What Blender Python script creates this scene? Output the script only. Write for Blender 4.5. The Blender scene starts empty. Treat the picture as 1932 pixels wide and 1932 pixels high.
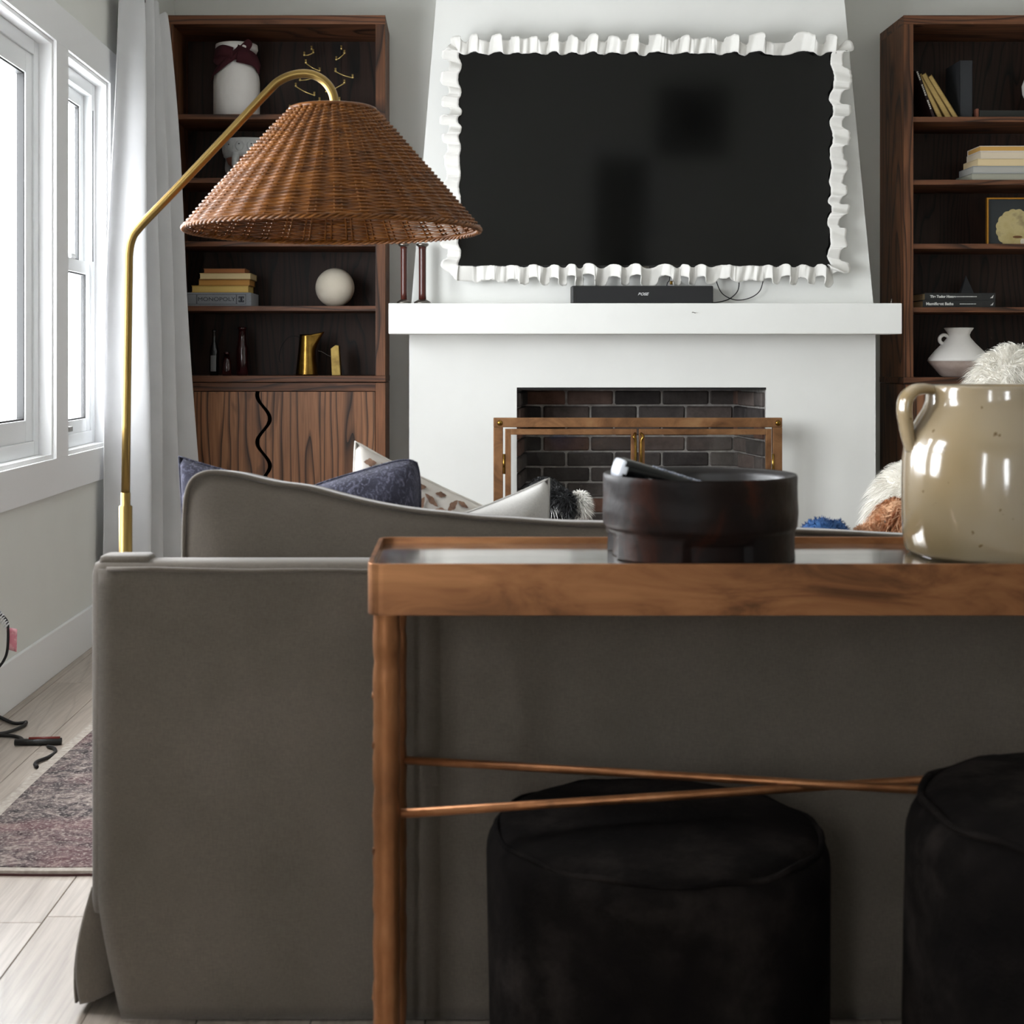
import bpy, bmesh, math, random
import numpy as np
from mathutils import Vector, Matrix

random.seed(7)
rng = np.random.default_rng(7)
scene = bpy.context.scene
col = scene.collection
PI = math.pi

# ------------------------------------------------------------------ camera
FP, VX, VY, CH = 2700.0, 870.0, 680.0, 1.1      # focal length in px, principal point, eye height
cam_d = bpy.data.cameras.new('camera')
cam_d.sensor_width = 36.0
cam_d.lens = FP / 1932 * 36
cam_d.shift_x = (966 - VX) / 1932
cam_d.shift_y = -(966 - VY) / 1932
cam_d.clip_start = 0.05
cam_d.dof.use_dof = True
cam_d.dof.focus_distance = 5.2
cam_d.dof.aperture_fstop = 9.0
cam = bpy.data.objects.new('camera', cam_d)
cam.location = (0, 0, CH)
cam.rotation_euler = (PI / 2, 0, 0)
col.objects.link(cam)
scene.camera = cam

def X(px, Y): return (px - VX) * Y / FP
def Z(py, Y): return CH + (VY - py) * Y / FP

# ------------------------------------------------------------------ world, exposure
world = bpy.data.worlds.new('overcast')
scene.world = world
world.use_nodes = True
bg = world.node_tree.nodes['Background']
bg.inputs[0].default_value = (0.93, 0.965, 1.0, 1)
bg.inputs[1].default_value = 9.0
scene.view_settings.view_transform = 'Standard'
scene.view_settings.look = 'None'
scene.view_settings.gamma = 1
scene.view_settings.use_curve_mapping = False
scene.view_settings.exposure = 1.27
scene.cycles.max_bounces = 7
scene.cycles.diffuse_bounces = 4
scene.cycles.glossy_bounces = 3
scene.cycles.transmission_bounces = 3
scene.cycles.use_adaptive_sampling = True
scene.cycles.adaptive_threshold = .05
scene.cycles.transparent_max_bounces = 8
scene.cycles.caustics_reflective = False
scene.cycles.caustics_refractive = False
scene.cycles.use_denoising = True

# room extents
XL, XR, YF, YB, ZC = -1.43, 3.45, -1.7, 7.14, 3.3
Z0, Z1 = 0.757, 2.22                                     # window sill and head
WIN = [(3.25, 5.01), (5.16, 5.78), (2.30, 3.10), (-0.30, 0.22)]  # left wall openings (y ranges); unseen third one widened to brighten the sofa edge
RWIN = (-1.25, -0.62)                                     # opening in the wall behind the viewer (x range)

def portal(name, loc, rot, sx, sy):
    L = bpy.data.lights.new(name, 'AREA')
    L.shape = 'RECTANGLE'; L.size = sx; L.size_y = sy
    L.cycles.is_portal = True
    o = bpy.data.objects.new(name, L); o.location = loc; o.rotation_euler = rot
    col.objects.link(o)
for i, (a, b) in enumerate(WIN):
    portal('window_portal', (XL - .14, (a + b) / 2, (Z0 + Z1) / 2), (0, -PI / 2, 0), Z1 - Z0, b - a)
portal('window_portal', ((RWIN[0] + RWIN[1]) / 2, YF - .14, (Z0 + Z1) / 2), (PI / 2, 0, PI), RWIN[1] - RWIN[0], Z1 - Z0)

# ------------------------------------------------------------------ material helpers
def hx(h):
    h = h.lstrip('#')
    v = [int(h[i:i + 2], 16) / 255 for i in (0, 2, 4)]
    return tuple(c / 12.92 if c <= .04045 else ((c + .055) / 1.055) ** 2.4 for c in v) + (1,)

class NT:
    def __init__(s, name):
        s.m = bpy.data.materials.new(name); s.m.use_nodes = True
        s.n = s.m.node_tree.nodes; s.l = s.m.node_tree.links
        s.p = s.n['Principled BSDF']; s.out = s.n['Material Output']
        s.obj = None
    def add(s, t, **kw):
        n = s.n.new(t)
        for k, v in kw.items():
            if k.startswith('i_'):
                n.inputs[k[2:].replace('_', ' ')].default_value = v
            else: setattr(n, k, v)
        return n
    def link(s, a, b): s.l.new(a, b)
    def coord(s, scale=(1, 1, 1), rnd=True):
        tc = s.add('ShaderNodeTexCoord')
        mp = s.add('ShaderNodeMapping'); mp.inputs['Scale'].default_value = scale
        s.link(tc.outputs['Object'], mp.inputs['Vector'])
        if rnd:
            oi = s.add('ShaderNodeObjectInfo')
            mu = s.add('ShaderNodeMath', operation='MULTIPLY'); mu.inputs[1].default_value = 37.0
            s.link(oi.outputs['Random'], mu.inputs[0])
            cb = s.add('ShaderNodeCombineXYZ')
            for k in 'XYZ': s.link(mu.outputs[0], cb.inputs[k])
            s.link(cb.outputs[0], mp.inputs['Location'])
        return mp.outputs[0]
    def noise(s, vec, scale, detail=4, rough=.55, dist=0):
        n = s.add('ShaderNodeTexNoise'); n.inputs['Scale'].default_value = scale
        n.inputs['Detail'].default_value = detail; n.inputs['Roughness'].default_value = rough
        n.inputs['Distortion'].default_value = dist
        s.link(vec, n.inputs['Vector']); return n.outputs['Fac']
    def ramp(s, fac, stops, interp='LINEAR'):
        r = s.add('ShaderNodeValToRGB'); e = r.color_ramp.elements; r.color_ramp.interpolation = interp
        while len(e) < len(stops): e.new(.5)
        for el, (p, c) in zip(e, stops):
            el.position = p; el.color = hx(c) if isinstance(c, str) else c
        s.link(fac, r.inputs['Fac']); return r.outputs['Color']
    def mix(s, a, b, fac, blend='MIX'):
        m = s.add('ShaderNodeMix', data_type='RGBA', blend_type=blend)
        for v, k in ((fac, 0), (a, 6), (b, 7)):
            if isinstance(v, (int, float)): m.inputs[k].default_value = v
            elif isinstance(v, str): m.inputs[k].default_value = hx(v)
            elif isinstance(v, tuple): m.inputs[k].default_value = v
            else: s.link(v, m.inputs[k])
        return m.outputs[2]
    def bump(s, h, strength=.3, dist=.002):
        b = s.add('ShaderNodeBump'); b.inputs['Strength'].default_value = strength; b.inputs['Distance'].default_value = dist
        s.link(h, b.inputs['Height']); s.link(b.outputs[0], s.p.inputs['Normal'])
    def set(s, color=None, rough=.5, metal=0, spec=.5, coat=0, sheen=0):
        if color is not None:
            if isinstance(color, str): s.p.inputs['Base Color'].default_value = hx(color)
            else: s.link(color, s.p.inputs['Base Color'])
        s.p.inputs['Roughness'].default_value = rough; s.p.inputs['Metallic'].default_value = metal
        s.p.inputs['Specular IOR Level'].default_value = spec
        s.p.inputs['Coat Weight'].default_value = coat
        s.p.inputs['Sheen Weight'].default_value = sheen
        return s.m

def plain(name, c, rough=.5, metal=0, spec=.5, coat=0):
    return NT(name).set(c, rough, metal, spec, coat)

def speckled(name, stops, scale=8, stretch=(1, 1, 1), detail=5, rough=.5, metal=0, spec=.5, bump=0, bscale=None, coat=0, sheen=0, dist=0, bdist=.002):
    t = NT(name); v = t.coord(stretch)
    c = t.ramp(t.noise(v, scale, detail, .6, dist), stops)
    if bump: t.bump(t.noise(t.coord((1, 1, 1)), bscale or scale * 4, 3), bump, bdist)
    return t.set(c, rough, metal, spec, coat, sheen)

def grain(t, along, k, spread, scale, seed_rnd=True):
    """saw-toothed growth rings: contour lines of a noise field stretched along the grain"""
    st = {'x': (.16, 1, 1), 'y': (1, .16, 1), 'z': (1, 1, .16)}[along]
    v = t.coord(st, seed_rnd)
    n = t.noise(v, scale, 2.5, .45, .3)
    sp = t.add('ShaderNodeSeparateXYZ'); t.link(v, sp.inputs[0])
    a = t.add('ShaderNodeMath', operation='MULTIPLY_ADD'); a.inputs[1].default_value = k
    t.link(n, a.inputs[0])
    b = t.add('ShaderNodeMath', operation='MULTIPLY'); b.inputs[1].default_value = spread
    t.link(sp.outputs['Z' if along == 'x' else 'X'], b.inputs[0]); t.link(b.outputs[0], a.inputs[2])
    fr = t.add('ShaderNodeMath', operation='FRACT'); t.link(a.outputs[0], fr.inputs[0])
    return fr.outputs[0], v

def wood(name, along, dark, mid, light, k=14, rough=.5, contrast=.5, spread=22, scale=3.5, line=.62):
    t = NT(name)
    g, v = grain(t, along, k, spread, scale)
    base = t.ramp(t.noise(v, 5, 4, .6, .4), [(.3, mid), (.7, light)])
    lines = t.ramp(g, [(0, (.7, .7, .7, 1)), (.08, (.12, .12, .12, 1)), (line, (0, 0, 0, 1)), (.94, (.75, .75, .75, 1)), (1, (1, 1, 1, 1))])
    blot = t.ramp(t.noise(v, 9, 3, .5, 1.0), [(.60, (0, 0, 0, 1)), (.72, (.75, .75, .75, 1))])
    s2 = {'x': (.035, 1, 1), 'y': (1, .035, 1), 'z': (1, 1, .035)}[along]
    pores = t.ramp(t.noise(t.coord(s2), 150, 2, .5), [(.42, (1, 1, 1, 1)), (.6, (.5, .5, .5, 1))])
    c = t.mix(t.mix(base, dark, lines), dark, blot)
    c2 = t.mix(c, pores, contrast, 'MULTIPLY')
    t.bump(g, .05, .001)
    return t.set(c2, rough, 0, .3)

def fabric(name, c1, c2, weave=900, rough=.95, bump=.25, sheen=.3):
    t = NT(name); v = t.coord()
    big = t.ramp(t.noise(v, 6, 3), [(.3, c1), (.7, c2)])
    th1 = t.noise(t.coord((1, 1, .12)), weave, 1); th2 = t.noise(t.coord((.12, 1, 1)), weave, 1)
    m = t.add('ShaderNodeMath', operation='ADD'); t.link(th1, m.inputs[0]); t.link(th2, m.inputs[1])
    f = t.ramp(m.outputs[0], [(.35, (.72, .72, .72, 1)), (.65, (1, 1, 1, 1))])
    # fac over 1 is clamped by the ramp: halve it
    h = t.add('ShaderNodeMath', operation='MULTIPLY'); h.inputs[1].default_value = .5
    t.link(m.outputs[0], h.inputs[0])
    t.l.remove(f.node.inputs['Fac'].links[0]); t.link(h.outputs[0], f.node.inputs['Fac'])
    t.bump(h.outputs[0], bump, .001)
    return t.set(t.mix(big, f, .8, 'MULTIPLY'), rough, 0, .2, 0, sheen)

def glass_mat():
    m = bpy.data.materials.new('clear_glass'); m.use_nodes = True
    n, l = m.node_tree.nodes, m.node_tree.links
    n.remove(n['Principled BSDF'])
    t = n.new('ShaderNodeBsdfTransparent'); g = n.new('ShaderNodeBsdfGlossy'); g.inputs['Roughness'].default_value = .02
    lw = n.new('ShaderNodeLayerWeight'); pw = n.new('ShaderNodeMath'); pw.operation = 'POWER'; pw.inputs[1].default_value = 5
    fr = n.new('ShaderNodeMath'); fr.operation = 'MULTIPLY_ADD'; fr.inputs[1].default_value = .5; fr.inputs[2].default_value = .02
    l.new(lw.outputs['Facing'], pw.inputs[0]); l.new(pw.outputs[0], fr.inputs[0])
    mx = n.new('ShaderNodeMixShader')
    l.new(fr.outputs[0], mx.inputs[0]); l.new(t.outputs[0], mx.inputs[1]); l.new(g.outputs[0], mx.inputs[2])
    l.new(mx.outputs[0], n['Material Output'].inputs[0])
    return m

def curtain_mat():
    t = NT('white_linen'); v = t.coord()
    c = t.ramp(t.noise(v, 5, 3), [(.3, '#dcdcdc'), (.7, '#e8e8e8')])
    t.bump(t.noise(t.coord((1, 1, .3)), 500, 2), .1, .001)
    t.set(c, .9, 0, .2)
    tr = t.add('ShaderNodeBsdfTranslucent'); tr.inputs[0].default_value = (.8, .8, .82, 1)
    mx = t.add('ShaderNodeMixShader'); mx.inputs[0].default_value = .3
    t.link(t.p.outputs[0], mx.inputs[1]); t.link(tr.outputs[0], mx.inputs[2]); t.link(mx.outputs[0], t.out.inputs[0])
    return t.m

M = {}
M['wall'] = speckled('wall_paint', [(.3, '#dcdcd6'), (.7, '#e0e0da')], 3, rough=.75, spec=.25, bump=.04, bscale=120)
M['breast'] = speckled('chimney_plaster', [(.3, '#dfdfdb'), (.7, '#e5e5e1')], 2, rough=.7, spec=.25, bump=.12, bscale=60)
M['trim'] = plain('white_trim', '#ececec', .4, 0, .4)
M['ceiling'] = plain('ceiling_paint', '#e4e4e0', .9)
M['vinyl'] = plain('white_vinyl', '#eceeef', .35)
M['rubber'] = plain('black_rubber', '#151515', .6)
M['glass'] = glass_mat()
M['curtain'] = curtain_mat()
M['black_iron'] = plain('black_iron', '#0d0d0d', .45, .6)
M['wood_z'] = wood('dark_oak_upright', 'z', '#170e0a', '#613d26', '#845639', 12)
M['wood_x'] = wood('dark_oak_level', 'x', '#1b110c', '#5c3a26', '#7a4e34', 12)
M['wood_shaded'] = wood('dark_oak_shaded', 'z', '#080504', '#2a1b14', '#3b261b', 16, .6)  # same oak made darker; the recess shade is put into its colour
M['wood_lit'] = wood('dark_oak_lit', 'z', '#170d09', '#7d543a', '#a2714f', 12, .45, .4, 28, 3.2)  # same oak made lighter; light on the doors is put into the colour
M['copper'] = speckled('aged_copper', [(.28, '#553827'), (.5, '#9c6a47'), (.75, '#b88258')], 5, (1, 1, 3.2), 5, .42, .75, .5, dist=1.2)
M['copper_leg'] = speckled('aged_copper_rod', [(.25, '#64412a'), (.5, '#a06b45'), (.78, '#c08c64')], 9, (1, 1, .6), 5, .4, .75, .5, bump=.25, bscale=40)
M['table_top'] = speckled('aged_zinc_top', [(.25, '#8a857d'), (.5, '#bdb8b1'), (.8, '#d2cec8')], 6, (1, 2.5, 1), 6, .12, .9, .5, dist=.8)
M['brass'] = plain('brushed_brass', '#917847', .36, 1)
M['brass_old'] = speckled('old_brass', [(.3, '#634a20'), (.7, '#a5823f')], 12, rough=.25, metal=1)
M['screen_brass'] = speckled('fire_screen_brass', [(.25, '#55371f'), (.55, '#8a6240'), (.8, '#a07a54')], 7, (1, 1, 1), 5, .45, .55, .5, dist=1)
M['gold_wire'] = plain('gold_wire', '#ecd086', .25, .65)
M['rattan'] = speckled('varnished_rattan', [(.25, '#432406'), (.5, '#70400d'), (.8, '#935b1b')], 14, (1, 1, 5), 4, .42, 0, .35)
M['sofa'] = fabric('taupe_linen', '#6c645b', '#776e65')
M['pillow_cream'] = fabric('cream_linen', '#bdb9b4', '#cac7c2')
M['fur_white'] = plain('white_fur', '#f1ede4', .8, 0, .2)
M['tv_screen'] = plain('tv_glass', '#050505', .09, 0, .5)
M['black_plastic'] = plain('black_plastic', '#101010', .45)
M['clay'] = speckled('white_clay', [(.3, '#d9d7d2'), (.7, '#e3e1dc')], 8, rough=.8, spec=.2, bump=.2, bscale=60)
M['remote'] = plain('gloss_black', '#08080a', .15)
M['remote_btn'] = plain('grey_button', '#8d93a3', .4)
M['bowl'] = speckled('dark_carved_wood', [(.3, '#0d0808'), (.55, '#1a0f0c'), (.75, '#3c1a0c')], 9, (1, 1, .7), 4, .45, 0, .14, bump=.5, bscale=22, dist=1, bdist=.004)
M['bowl_in'] = plain('bowl_inside', '#1a1413', .4)
M['vase_white'] = speckled('white_ceramic', [(.3, '#d8d4cf'), (.7, '#e6e3de')], 5, rough=.55, bump=.1, bscale=50)
M['ribbon'] = plain('maroon_velvet', '#3a0511', .9)
M['sphere'] = speckled('cream_ball', [(.3, '#cfc5b2'), (.7, '#ded6c6')], 6, rough=.7, bump=.1, bscale=40)
M['terracotta'] = plain('terracotta', '#7a4a38', .8)
M['iron_glass'] = plain('dark_bottle_glass', '#06080a', .08, 0, .6)
M['red_glass'] = plain('dark_red_glass', '#2a0a0c', .12, 0, .6)
M['spool'] = speckled('red_brown_turned_wood', [(.3, '#2a0f0b'), (.7, '#4c1d14')], 14, (1, 1, .2), rough=.3)
M['steel'] = plain('pewter', '#77726c', .35, 1)
M['pages'] = speckled('book_pages', [(.3, '#cdb487'), (.7, '#dcc79d')], 90, (.1, .1, 3), 2, .8)
M['blue_fleece'] = speckled('blue_fleece', [(.3, '#1d3a66'), (.7, '#3f6da8')], 30, rough=1, bump=.8, bscale=160, bdist=.004)
M['dog_brown'] = speckled('brown_fur', [(.3, '#7a4222'), (.7, '#b57a50')], 25, rough=.85)
M['dog_tan'] = speckled('tan_fur', [(.3, '#a8744f'), (.7, '#d2a884')], 30, rough=.85)
M['dog_peach'] = plain('peach_fur', '#d9ac88', .9)
M['dog_black'] = plain('black_fur', '#0b0b0d', .6)
M['dog_white'] = plain('white_dog_fur', '#efece6', .8)
M['dog_nose'] = plain('dog_nose', '#120c0b', .3)
M['cord'] = plain('black_cord', '#141213', .5)
M['tag_pink'] = speckled('pink_tag', [(.45, '#d98793'), (.6, '#eab0b6')], 60, rough=.6)
M['red_plastic'] = plain('red_plastic', '#6a1d14', .4)

def hide_mat():
    t = NT('dark_mottled_hide'); v = t.coord()
    c = t.ramp(t.noise(v, 7, 7, .7), [(.35, '#0d0b0b'), (.5, '#151211'), (.7, '#2a2523')])
    t.bump(t.noise(t.coord(), 90, 3), .5, .003)
    return t.set(c, .95, 0, .05, 0, 0)
M['hide'] = hide_mat()

def crock_mat():
    t = NT('salt_glaze'); v = t.coord()
    c = t.ramp(t.noise(v, 2.2, 3), [(.3, '#a09687'), (.5, '#a08e71'), (.7, '#927748')])
    sp = t.ramp(t.noise(v, 70, 2), [(.0, (0, 0, 0, 1)), (.71, (0, 0, 0, 1)), (.76, (1, 1, 1, 1))])
    t.bump(t.noise(t.coord((1, 1, 2)), 26, 2), .10, .002)
    return t.set(t.mix(c, '#6f5a3a', sp), .13, 0, .6, .4)
M['crock'] = crock_mat()

def velvet_mat():
    t = NT('slate_velvet'); v = t.coord()
    c = t.ramp(t.noise(v, 7, 4), [(.3, '#2b2a33'), (.7, '#4a4a58')])
    st = t.ramp(t.noise(t.coord((1, 1, .45)), 60, 6, .75, 2.5), [(.5, (0, 0, 0, 1)), (.68, (.75, .75, .75, 1))])
    t.bump(t.noise(t.coord(), 120, 4), .5, .002)
    return t.set(t.mix(c, '#8d8da3', st), .95, 0, .1, 0, .05)
M['velvet'] = velvet_mat()

def leaf_mat():
    t = NT('cream_cotton'); v = t.coord()
    t.bump(t.noise(v, 500, 2), .15, .001)
    return t.set('#d4cec6', .9, 0, .2)
M['leaf_cloth'] = leaf_mat()
M['leaf_print'] = speckled('brown_leaf_print', [(.35, '#5f4436'), (.65, '#a07e68')], 40, rough=.9)

def rug_mat():
    t = NT('distressed_rug'); v = t.coord((1, 1, 1), False)
    a = t.ramp(t.noise(v, 16, 8, .75, 1.6), [(.36, '#2a2728'), (.47, '#4f4848'), (.56, '#746864'), (.68, '#a0968d')])
    b = t.ramp(t.noise(v, 2.2, 4, .6, 2), [(.5, (0, 0, 0, 1)), (.68, (.4, .4, .4, 1))])
    c = t.mix(a, '#70484c', b)
    sp = t.ramp(t.noise(v, 120, 3), [(.52, (0, 0, 0, 1)), (.68, (.55, .55, .55, 1))])
    t.bump(t.noise(v, 400, 2), .5, .002)
    return t.set(t.mix(c, '#bcb2a8', sp), .98, 0, .1)
M['rug'] = rug_mat()
M['rug_edge'] = speckled('rug_binding', [(.3, '#8f857b'), (.7, '#b3aaa0')], 60, rough=.95)
M['rug_under'] = plain('rug_backing', '#3a1614', .9)

def plank_mat():
    t = NT('whitewashed_oak')
    g, v = grain(t, 'y', 7, 10, 3.5)
    base = t.ramp(t.noise(v, 4, 5, .6), [(.3, '#a39689'), (.7, '#bfb4a9')])
    ln = t.ramp(g, [(0, (.3, .3, .3, 1)), (.05, (.04, .04, .04, 1)), (.85, (0, 0, 0, 1)), (1, (.3, .3, .3, 1))])
    st = t.ramp(t.noise(t.coord((1, .04, 1)), 90, 5, .65), [(.4, (1, 1, 1, 1)), (.62, (.72, .7, .68, 1))])
    t.bump(t.noise(t.coord((1, .05, 1)), 60, 4), .35, .0015)
    return t.set(t.mix(t.mix(base, '#6a5c50', ln), st, .8, 'MULTIPLY'), .33, 0, .55)
M['plank'] = plank_mat()
M['subfloor'] = plain('floor_joint', '#7d7166', .9)

def brick_mat():
    t = NT('sooty_brick'); v = t.coord()
    oi = t.add('ShaderNodeObjectInfo')
    c = t.ramp(oi.outputs['Random'], [(0, '#403c3b'), (.45, '#56504d'), (.8, '#655a55'), (1, '#7d5848')])
    n = t.ramp(t.noise(v, 14, 6, .65), [(.3, (.5, .5, .5, 1)), (.7, (1.2, 1.2, 1.2, 1))])
    t.bump(t.noise(t.coord(), 60, 5), .6, .004)
    return t.set(t.mix(c, n, .8, 'MULTIPLY'), .9, 0, .2)
M['brick'] = brick_mat()
M['mortar'] = speckled('mortar', [(.3, '#7d7975'), (.7, '#aeaaa5')], 30, rough=.95, bump=.4)

# ------------------------------------------------------------------ geometry helpers
WO = {}      # world origin of every object
def link(o, parent, w):
    col.objects.link(o)
    w = Vector(w)
    if parent is not None:
        o.parent = parent
        o.location = w - WO[parent.name]
    else:
        o.location = w
    WO[o.name] = w
    return o

def thing(name, label, cat, loc, group=None):
    o = bpy.data.objects.new(name, None); o.empty_display_size = .05
    link(o, None, loc)
    return tag(o, label, cat, group)

def tag(o, label, cat=None, group=None):
    o['label'] = label
    if cat: o['category'] = cat
    if group: o['group'] = group
    return o

def struct(o):
    o['kind'] = 'structure'; return o

def stuff(o):
    o['kind'] = 'stuff'; return o

def mesh(name, verts, faces, mat, parent=None, smooth=False, bevel=0, solid=0, sub=0, origin=None):
    V = np.array([tuple(v) for v in verts], dtype=float)
    if origin is None:
        lo, hi = V.min(0), V.max(0)
        origin = ((lo[0] + hi[0]) / 2, (lo[1] + hi[1]) / 2, lo[2])
    V = V - np.array(origin)
    me = bpy.data.meshes.new(name)
    me.from_pydata(V.tolist(), [], [tuple(int(i) for i in f) for f in faces])
    mats = mat if isinstance(mat, (list, tuple)) else [mat]
    for m in mats: me.materials.append(M[m] if isinstance(m, str) else m)
    me.validate(); me.update()
    bm = bmesh.new(); bm.from_mesh(me)
    bmesh.ops.recalc_face_normals(bm, faces=bm.faces)
    if bevel:
        bmesh.ops.bevel(bm, geom=[e for e in bm.edges if e.calc_face_angle(0) > .6], offset=bevel, segments=2, profile=.6, affect='EDGES', clamp_overlap=True)
    bm.to_mesh(me); bm.free()
    if smooth:
        me.polygons.foreach_set('use_smooth', [True] * len(me.polygons))
    o = bpy.data.objects.new(name, me)
    link(o, parent, origin)
    if solid:
        md = o.modifiers.new('solid', 'SOLIDIFY'); md.thickness = solid; md.offset = 0
    if sub:
        md = o.modifiers.new('sub', 'SUBSURF'); md.levels = sub; md.render_levels = sub
    return o

def bxv(x0, x1, y0, y1, z0, z1):
    v = [(x0, y0, z0), (x1, y0, z0), (x1, y1, z0), (x0, y1, z0), (x0, y0, z1), (x1, y0, z1), (x1, y1, z1), (x0, y1, z1)]
    f = [(0, 3, 2, 1), (4, 5, 6, 7), (0, 1, 5, 4), (1, 2, 6, 5), (2, 3, 7, 6), (3, 0, 4, 7)]
    return v, f

def merge(parts):
    V, F = [], []
    for v, f in parts:
        n = len(V); V += list(v); F += [tuple(i + n for i in q) for q in f]
    return V, F

def box(name, x0, x1, y0, y1, z0, z1, mat, parent=None, bevel=0, smooth=False):
    v, f = bxv(x0, x1, y0, y1, z0, z1)
    return mesh(name, v, f, mat, parent, smooth=smooth, bevel=bevel)

def boxes(name, lst, mat, parent=None, bevel=0):
    v, f = merge([bxv(*b) for b in lst])
    return mesh(name, v, f, mat, parent, bevel=bevel)

def lathe(prof, cx, cy, seg=48, cap=True):
    V, F = [], []
    for r, z in prof:
        for k in range(seg):
            a = 2 * PI * k / seg
            V.append((cx + r * math.cos(a), cy + r * math.sin(a), z))
    for i in range(len(prof) - 1):
        for k in range(seg):
            k2 = (k + 1) % seg
            F.append((i * seg + k, i * seg + k2, (i + 1) * seg + k2, (i + 1) * seg + k))
    if cap:
        F.append(tuple(range(seg))[::-1]); n = (len(prof) - 1) * seg
        F.append(tuple(n + k for k in range(seg)))
    return V, F

def tube(pts, r, seg=8, closed=False, flat=None):
    pts = [Vector(p) for p in pts]; n = len(pts)
    rs = r if isinstance(r, (list, tuple)) else [r] * n
    V, F = [], []
    ref = None
    for i, p in enumerate(pts):
        if closed: t = pts[(i + 1) % n] - pts[i - 1]
        else: t = pts[min(i + 1, n - 1)] - pts[max(i - 1, 0)]
        t.normalize()
        if ref is None:
            ref = Vector((0, 0, 1)) if abs(t.z) < .9 else Vector((0, 1, 0))
        b = t.cross(ref).normalized(); u = b.cross(t).normalized(); ref = u
        for k in range(seg):
            a = 2 * PI * k / seg
            fb, fu = (1, 1) if flat is None else flat
            V.append(p + b * (rs[i] * fb * math.cos(a)) + u * (rs[i] * fu * math.sin(a)))
    m = n if closed else n - 1
    for i in range(m):
        j = (i + 1) % n
        for k in range(seg):
            k2 = (k + 1) % seg
            F.append((i * seg + k, i * seg + k2, j * seg + k2, j * seg + k))
    if not closed:
        F.append(tuple(range(seg))[::-1]); F.append(tuple((n - 1) * seg + k for k in range(seg)))
    return V, F

def tubeo(name, pts, r, mat, parent=None, seg=8, closed=False, flat=None):
    v, f = tube(pts, r, seg, closed, flat)
    return mesh(name, v, f, mat, parent, smooth=True)

def latheo(name, prof, cx, cy, mat, parent=None, seg=48, cap=True):
    v, f = lathe(prof, cx, cy, seg, cap)
    o = mesh(name, v, f, mat, parent, smooth=True)
    for p in o.data.polygons:
        if len(p.vertices) > 4: p.use_smooth = False
    return o

def smooth_path(ctrl, n=8, closed=False):
    P = [Vector(c) for c in ctrl]; out = []; m = len(P)
    rngi = range(m if closed else m - 1)
    for i in rngi:
        if closed: a, b, c, d = P[i - 1], P[i], P[(i + 1) % m], P[(i + 2) % m]
        else: a, b, c, d = P[max(i - 1, 0)], P[i], P[i + 1], P[min(i + 2, m - 1)]
        for k in range(n):
            t = k / n
            out.append(.5 * ((2 * b) + (c - a) * t + (2 * a - 5 * b + 4 * c - d) * t * t + (3 * b - a - 3 * c + d) * t ** 3))
    if not closed: out.append(P[-1])
    return out

def grid(fn, nu, nv, closeu=False):
    V, F = [], []
    for j in range(nv + 1):
        for i in range(nu + (0 if closeu else 1)):
            V.append(fn(i / nu, j / nv))
    w = nu if closeu else nu + 1
    for j in range(nv):
        for i in range(nu):
            i2 = (i + 1) % w
            F.append((j * w + i, j * w + i2, (j + 1) * w + i2, (j + 1) * w + i))
    return V, F

def extrude_y(outline, y0, y1):
    """outline: list of (x, z)"""
    n = len(outline)
    V = [(x, y0, z) for x, z in outline] + [(x, y1, z) for x, z in outline]
    F = [tuple(range(n)), tuple(range(2 * n - 1, n - 1, -1))]
    for i in range(n):
        j = (i + 1) % n
        F.append((i, j, n + j, n + i))
    return V, F

def ellipsoid(c, r, rot=None, nu=20, nv=12):
    V, F = grid(lambda u, v: (math.cos(2 * PI * u) * math.sin(PI * v), math.sin(2 * PI * u) * math.sin(PI * v), math.cos(PI * v)), nu, nv, True)
    R = rot or Matrix.Identity(3)
    return [Vector(c) + R @ Vector((a[0] * r[0], a[1] * r[1], a[2] * r[2])) for a in V], F

def blob(name, parts, mat, parent=None, voxel=.012, smooth_it=8):
    """one continuous skin over a set of overlapping volumes"""
    v, f = merge(parts)
    me = bpy.data.meshes.new('tmp'); me.from_pydata([tuple(a) for a in v], [], f); me.update()
    o = bpy.data.objects.new('tmp', me); col.objects.link(o)
    md = o.modifiers.new('r', 'REMESH'); md.mode = 'VOXEL'; md.voxel_size = voxel
    ms = o.modifiers.new('s', 'SMOOTH'); ms.iterations = smooth_it; ms.factor = .5
    dg = bpy.context.evaluated_depsgraph_get(); dg.update()
    ev = o.evaluated_get(dg); m2 = ev.to_mesh()
    V = [tuple(p.co) for p in m2.vertices]; F = [tuple(p.vertices) for p in m2.polygons]
    ev.to_mesh_clear()
    bpy.data.objects.remove(o); bpy.data.meshes.remove(me)
    return mesh(name, V, F, mat, parent, smooth=True)

def sample_surface(o, n, cond=None):
    me = o.data
    me.calc_loop_triangles()
    org = np.array(WO[o.name])
    co = np.array([tuple(v.co) for v in me.vertices]) + org
    tri = np.array([t.vertices[:] for t in me.loop_triangles])
    a, b, c = co[tri[:, 0]], co[tri[:, 1]], co[tri[:, 2]]
    nr = np.cross(b - a, c - a); ar = np.linalg.norm(nr, axis=1); nr = nr / np.maximum(ar[:, None], 1e-12)
    if cond is not None:
        ar = ar * np.array([1.0 if cond(p, q) else 0.0 for p, q in zip((a + b + c) / 3, nr)])
    idx = rng.choice(len(tri), n, p=ar / ar.sum())
    u, v = rng.random(n), rng.random(n); sw = u + v > 1; u[sw], v[sw] = 1 - u[sw], 1 - v[sw]
    P = a[idx] + (b - a)[idx] * u[:, None] + (c - a)[idx] * v[:, None]
    return P, nr[idx]

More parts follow.
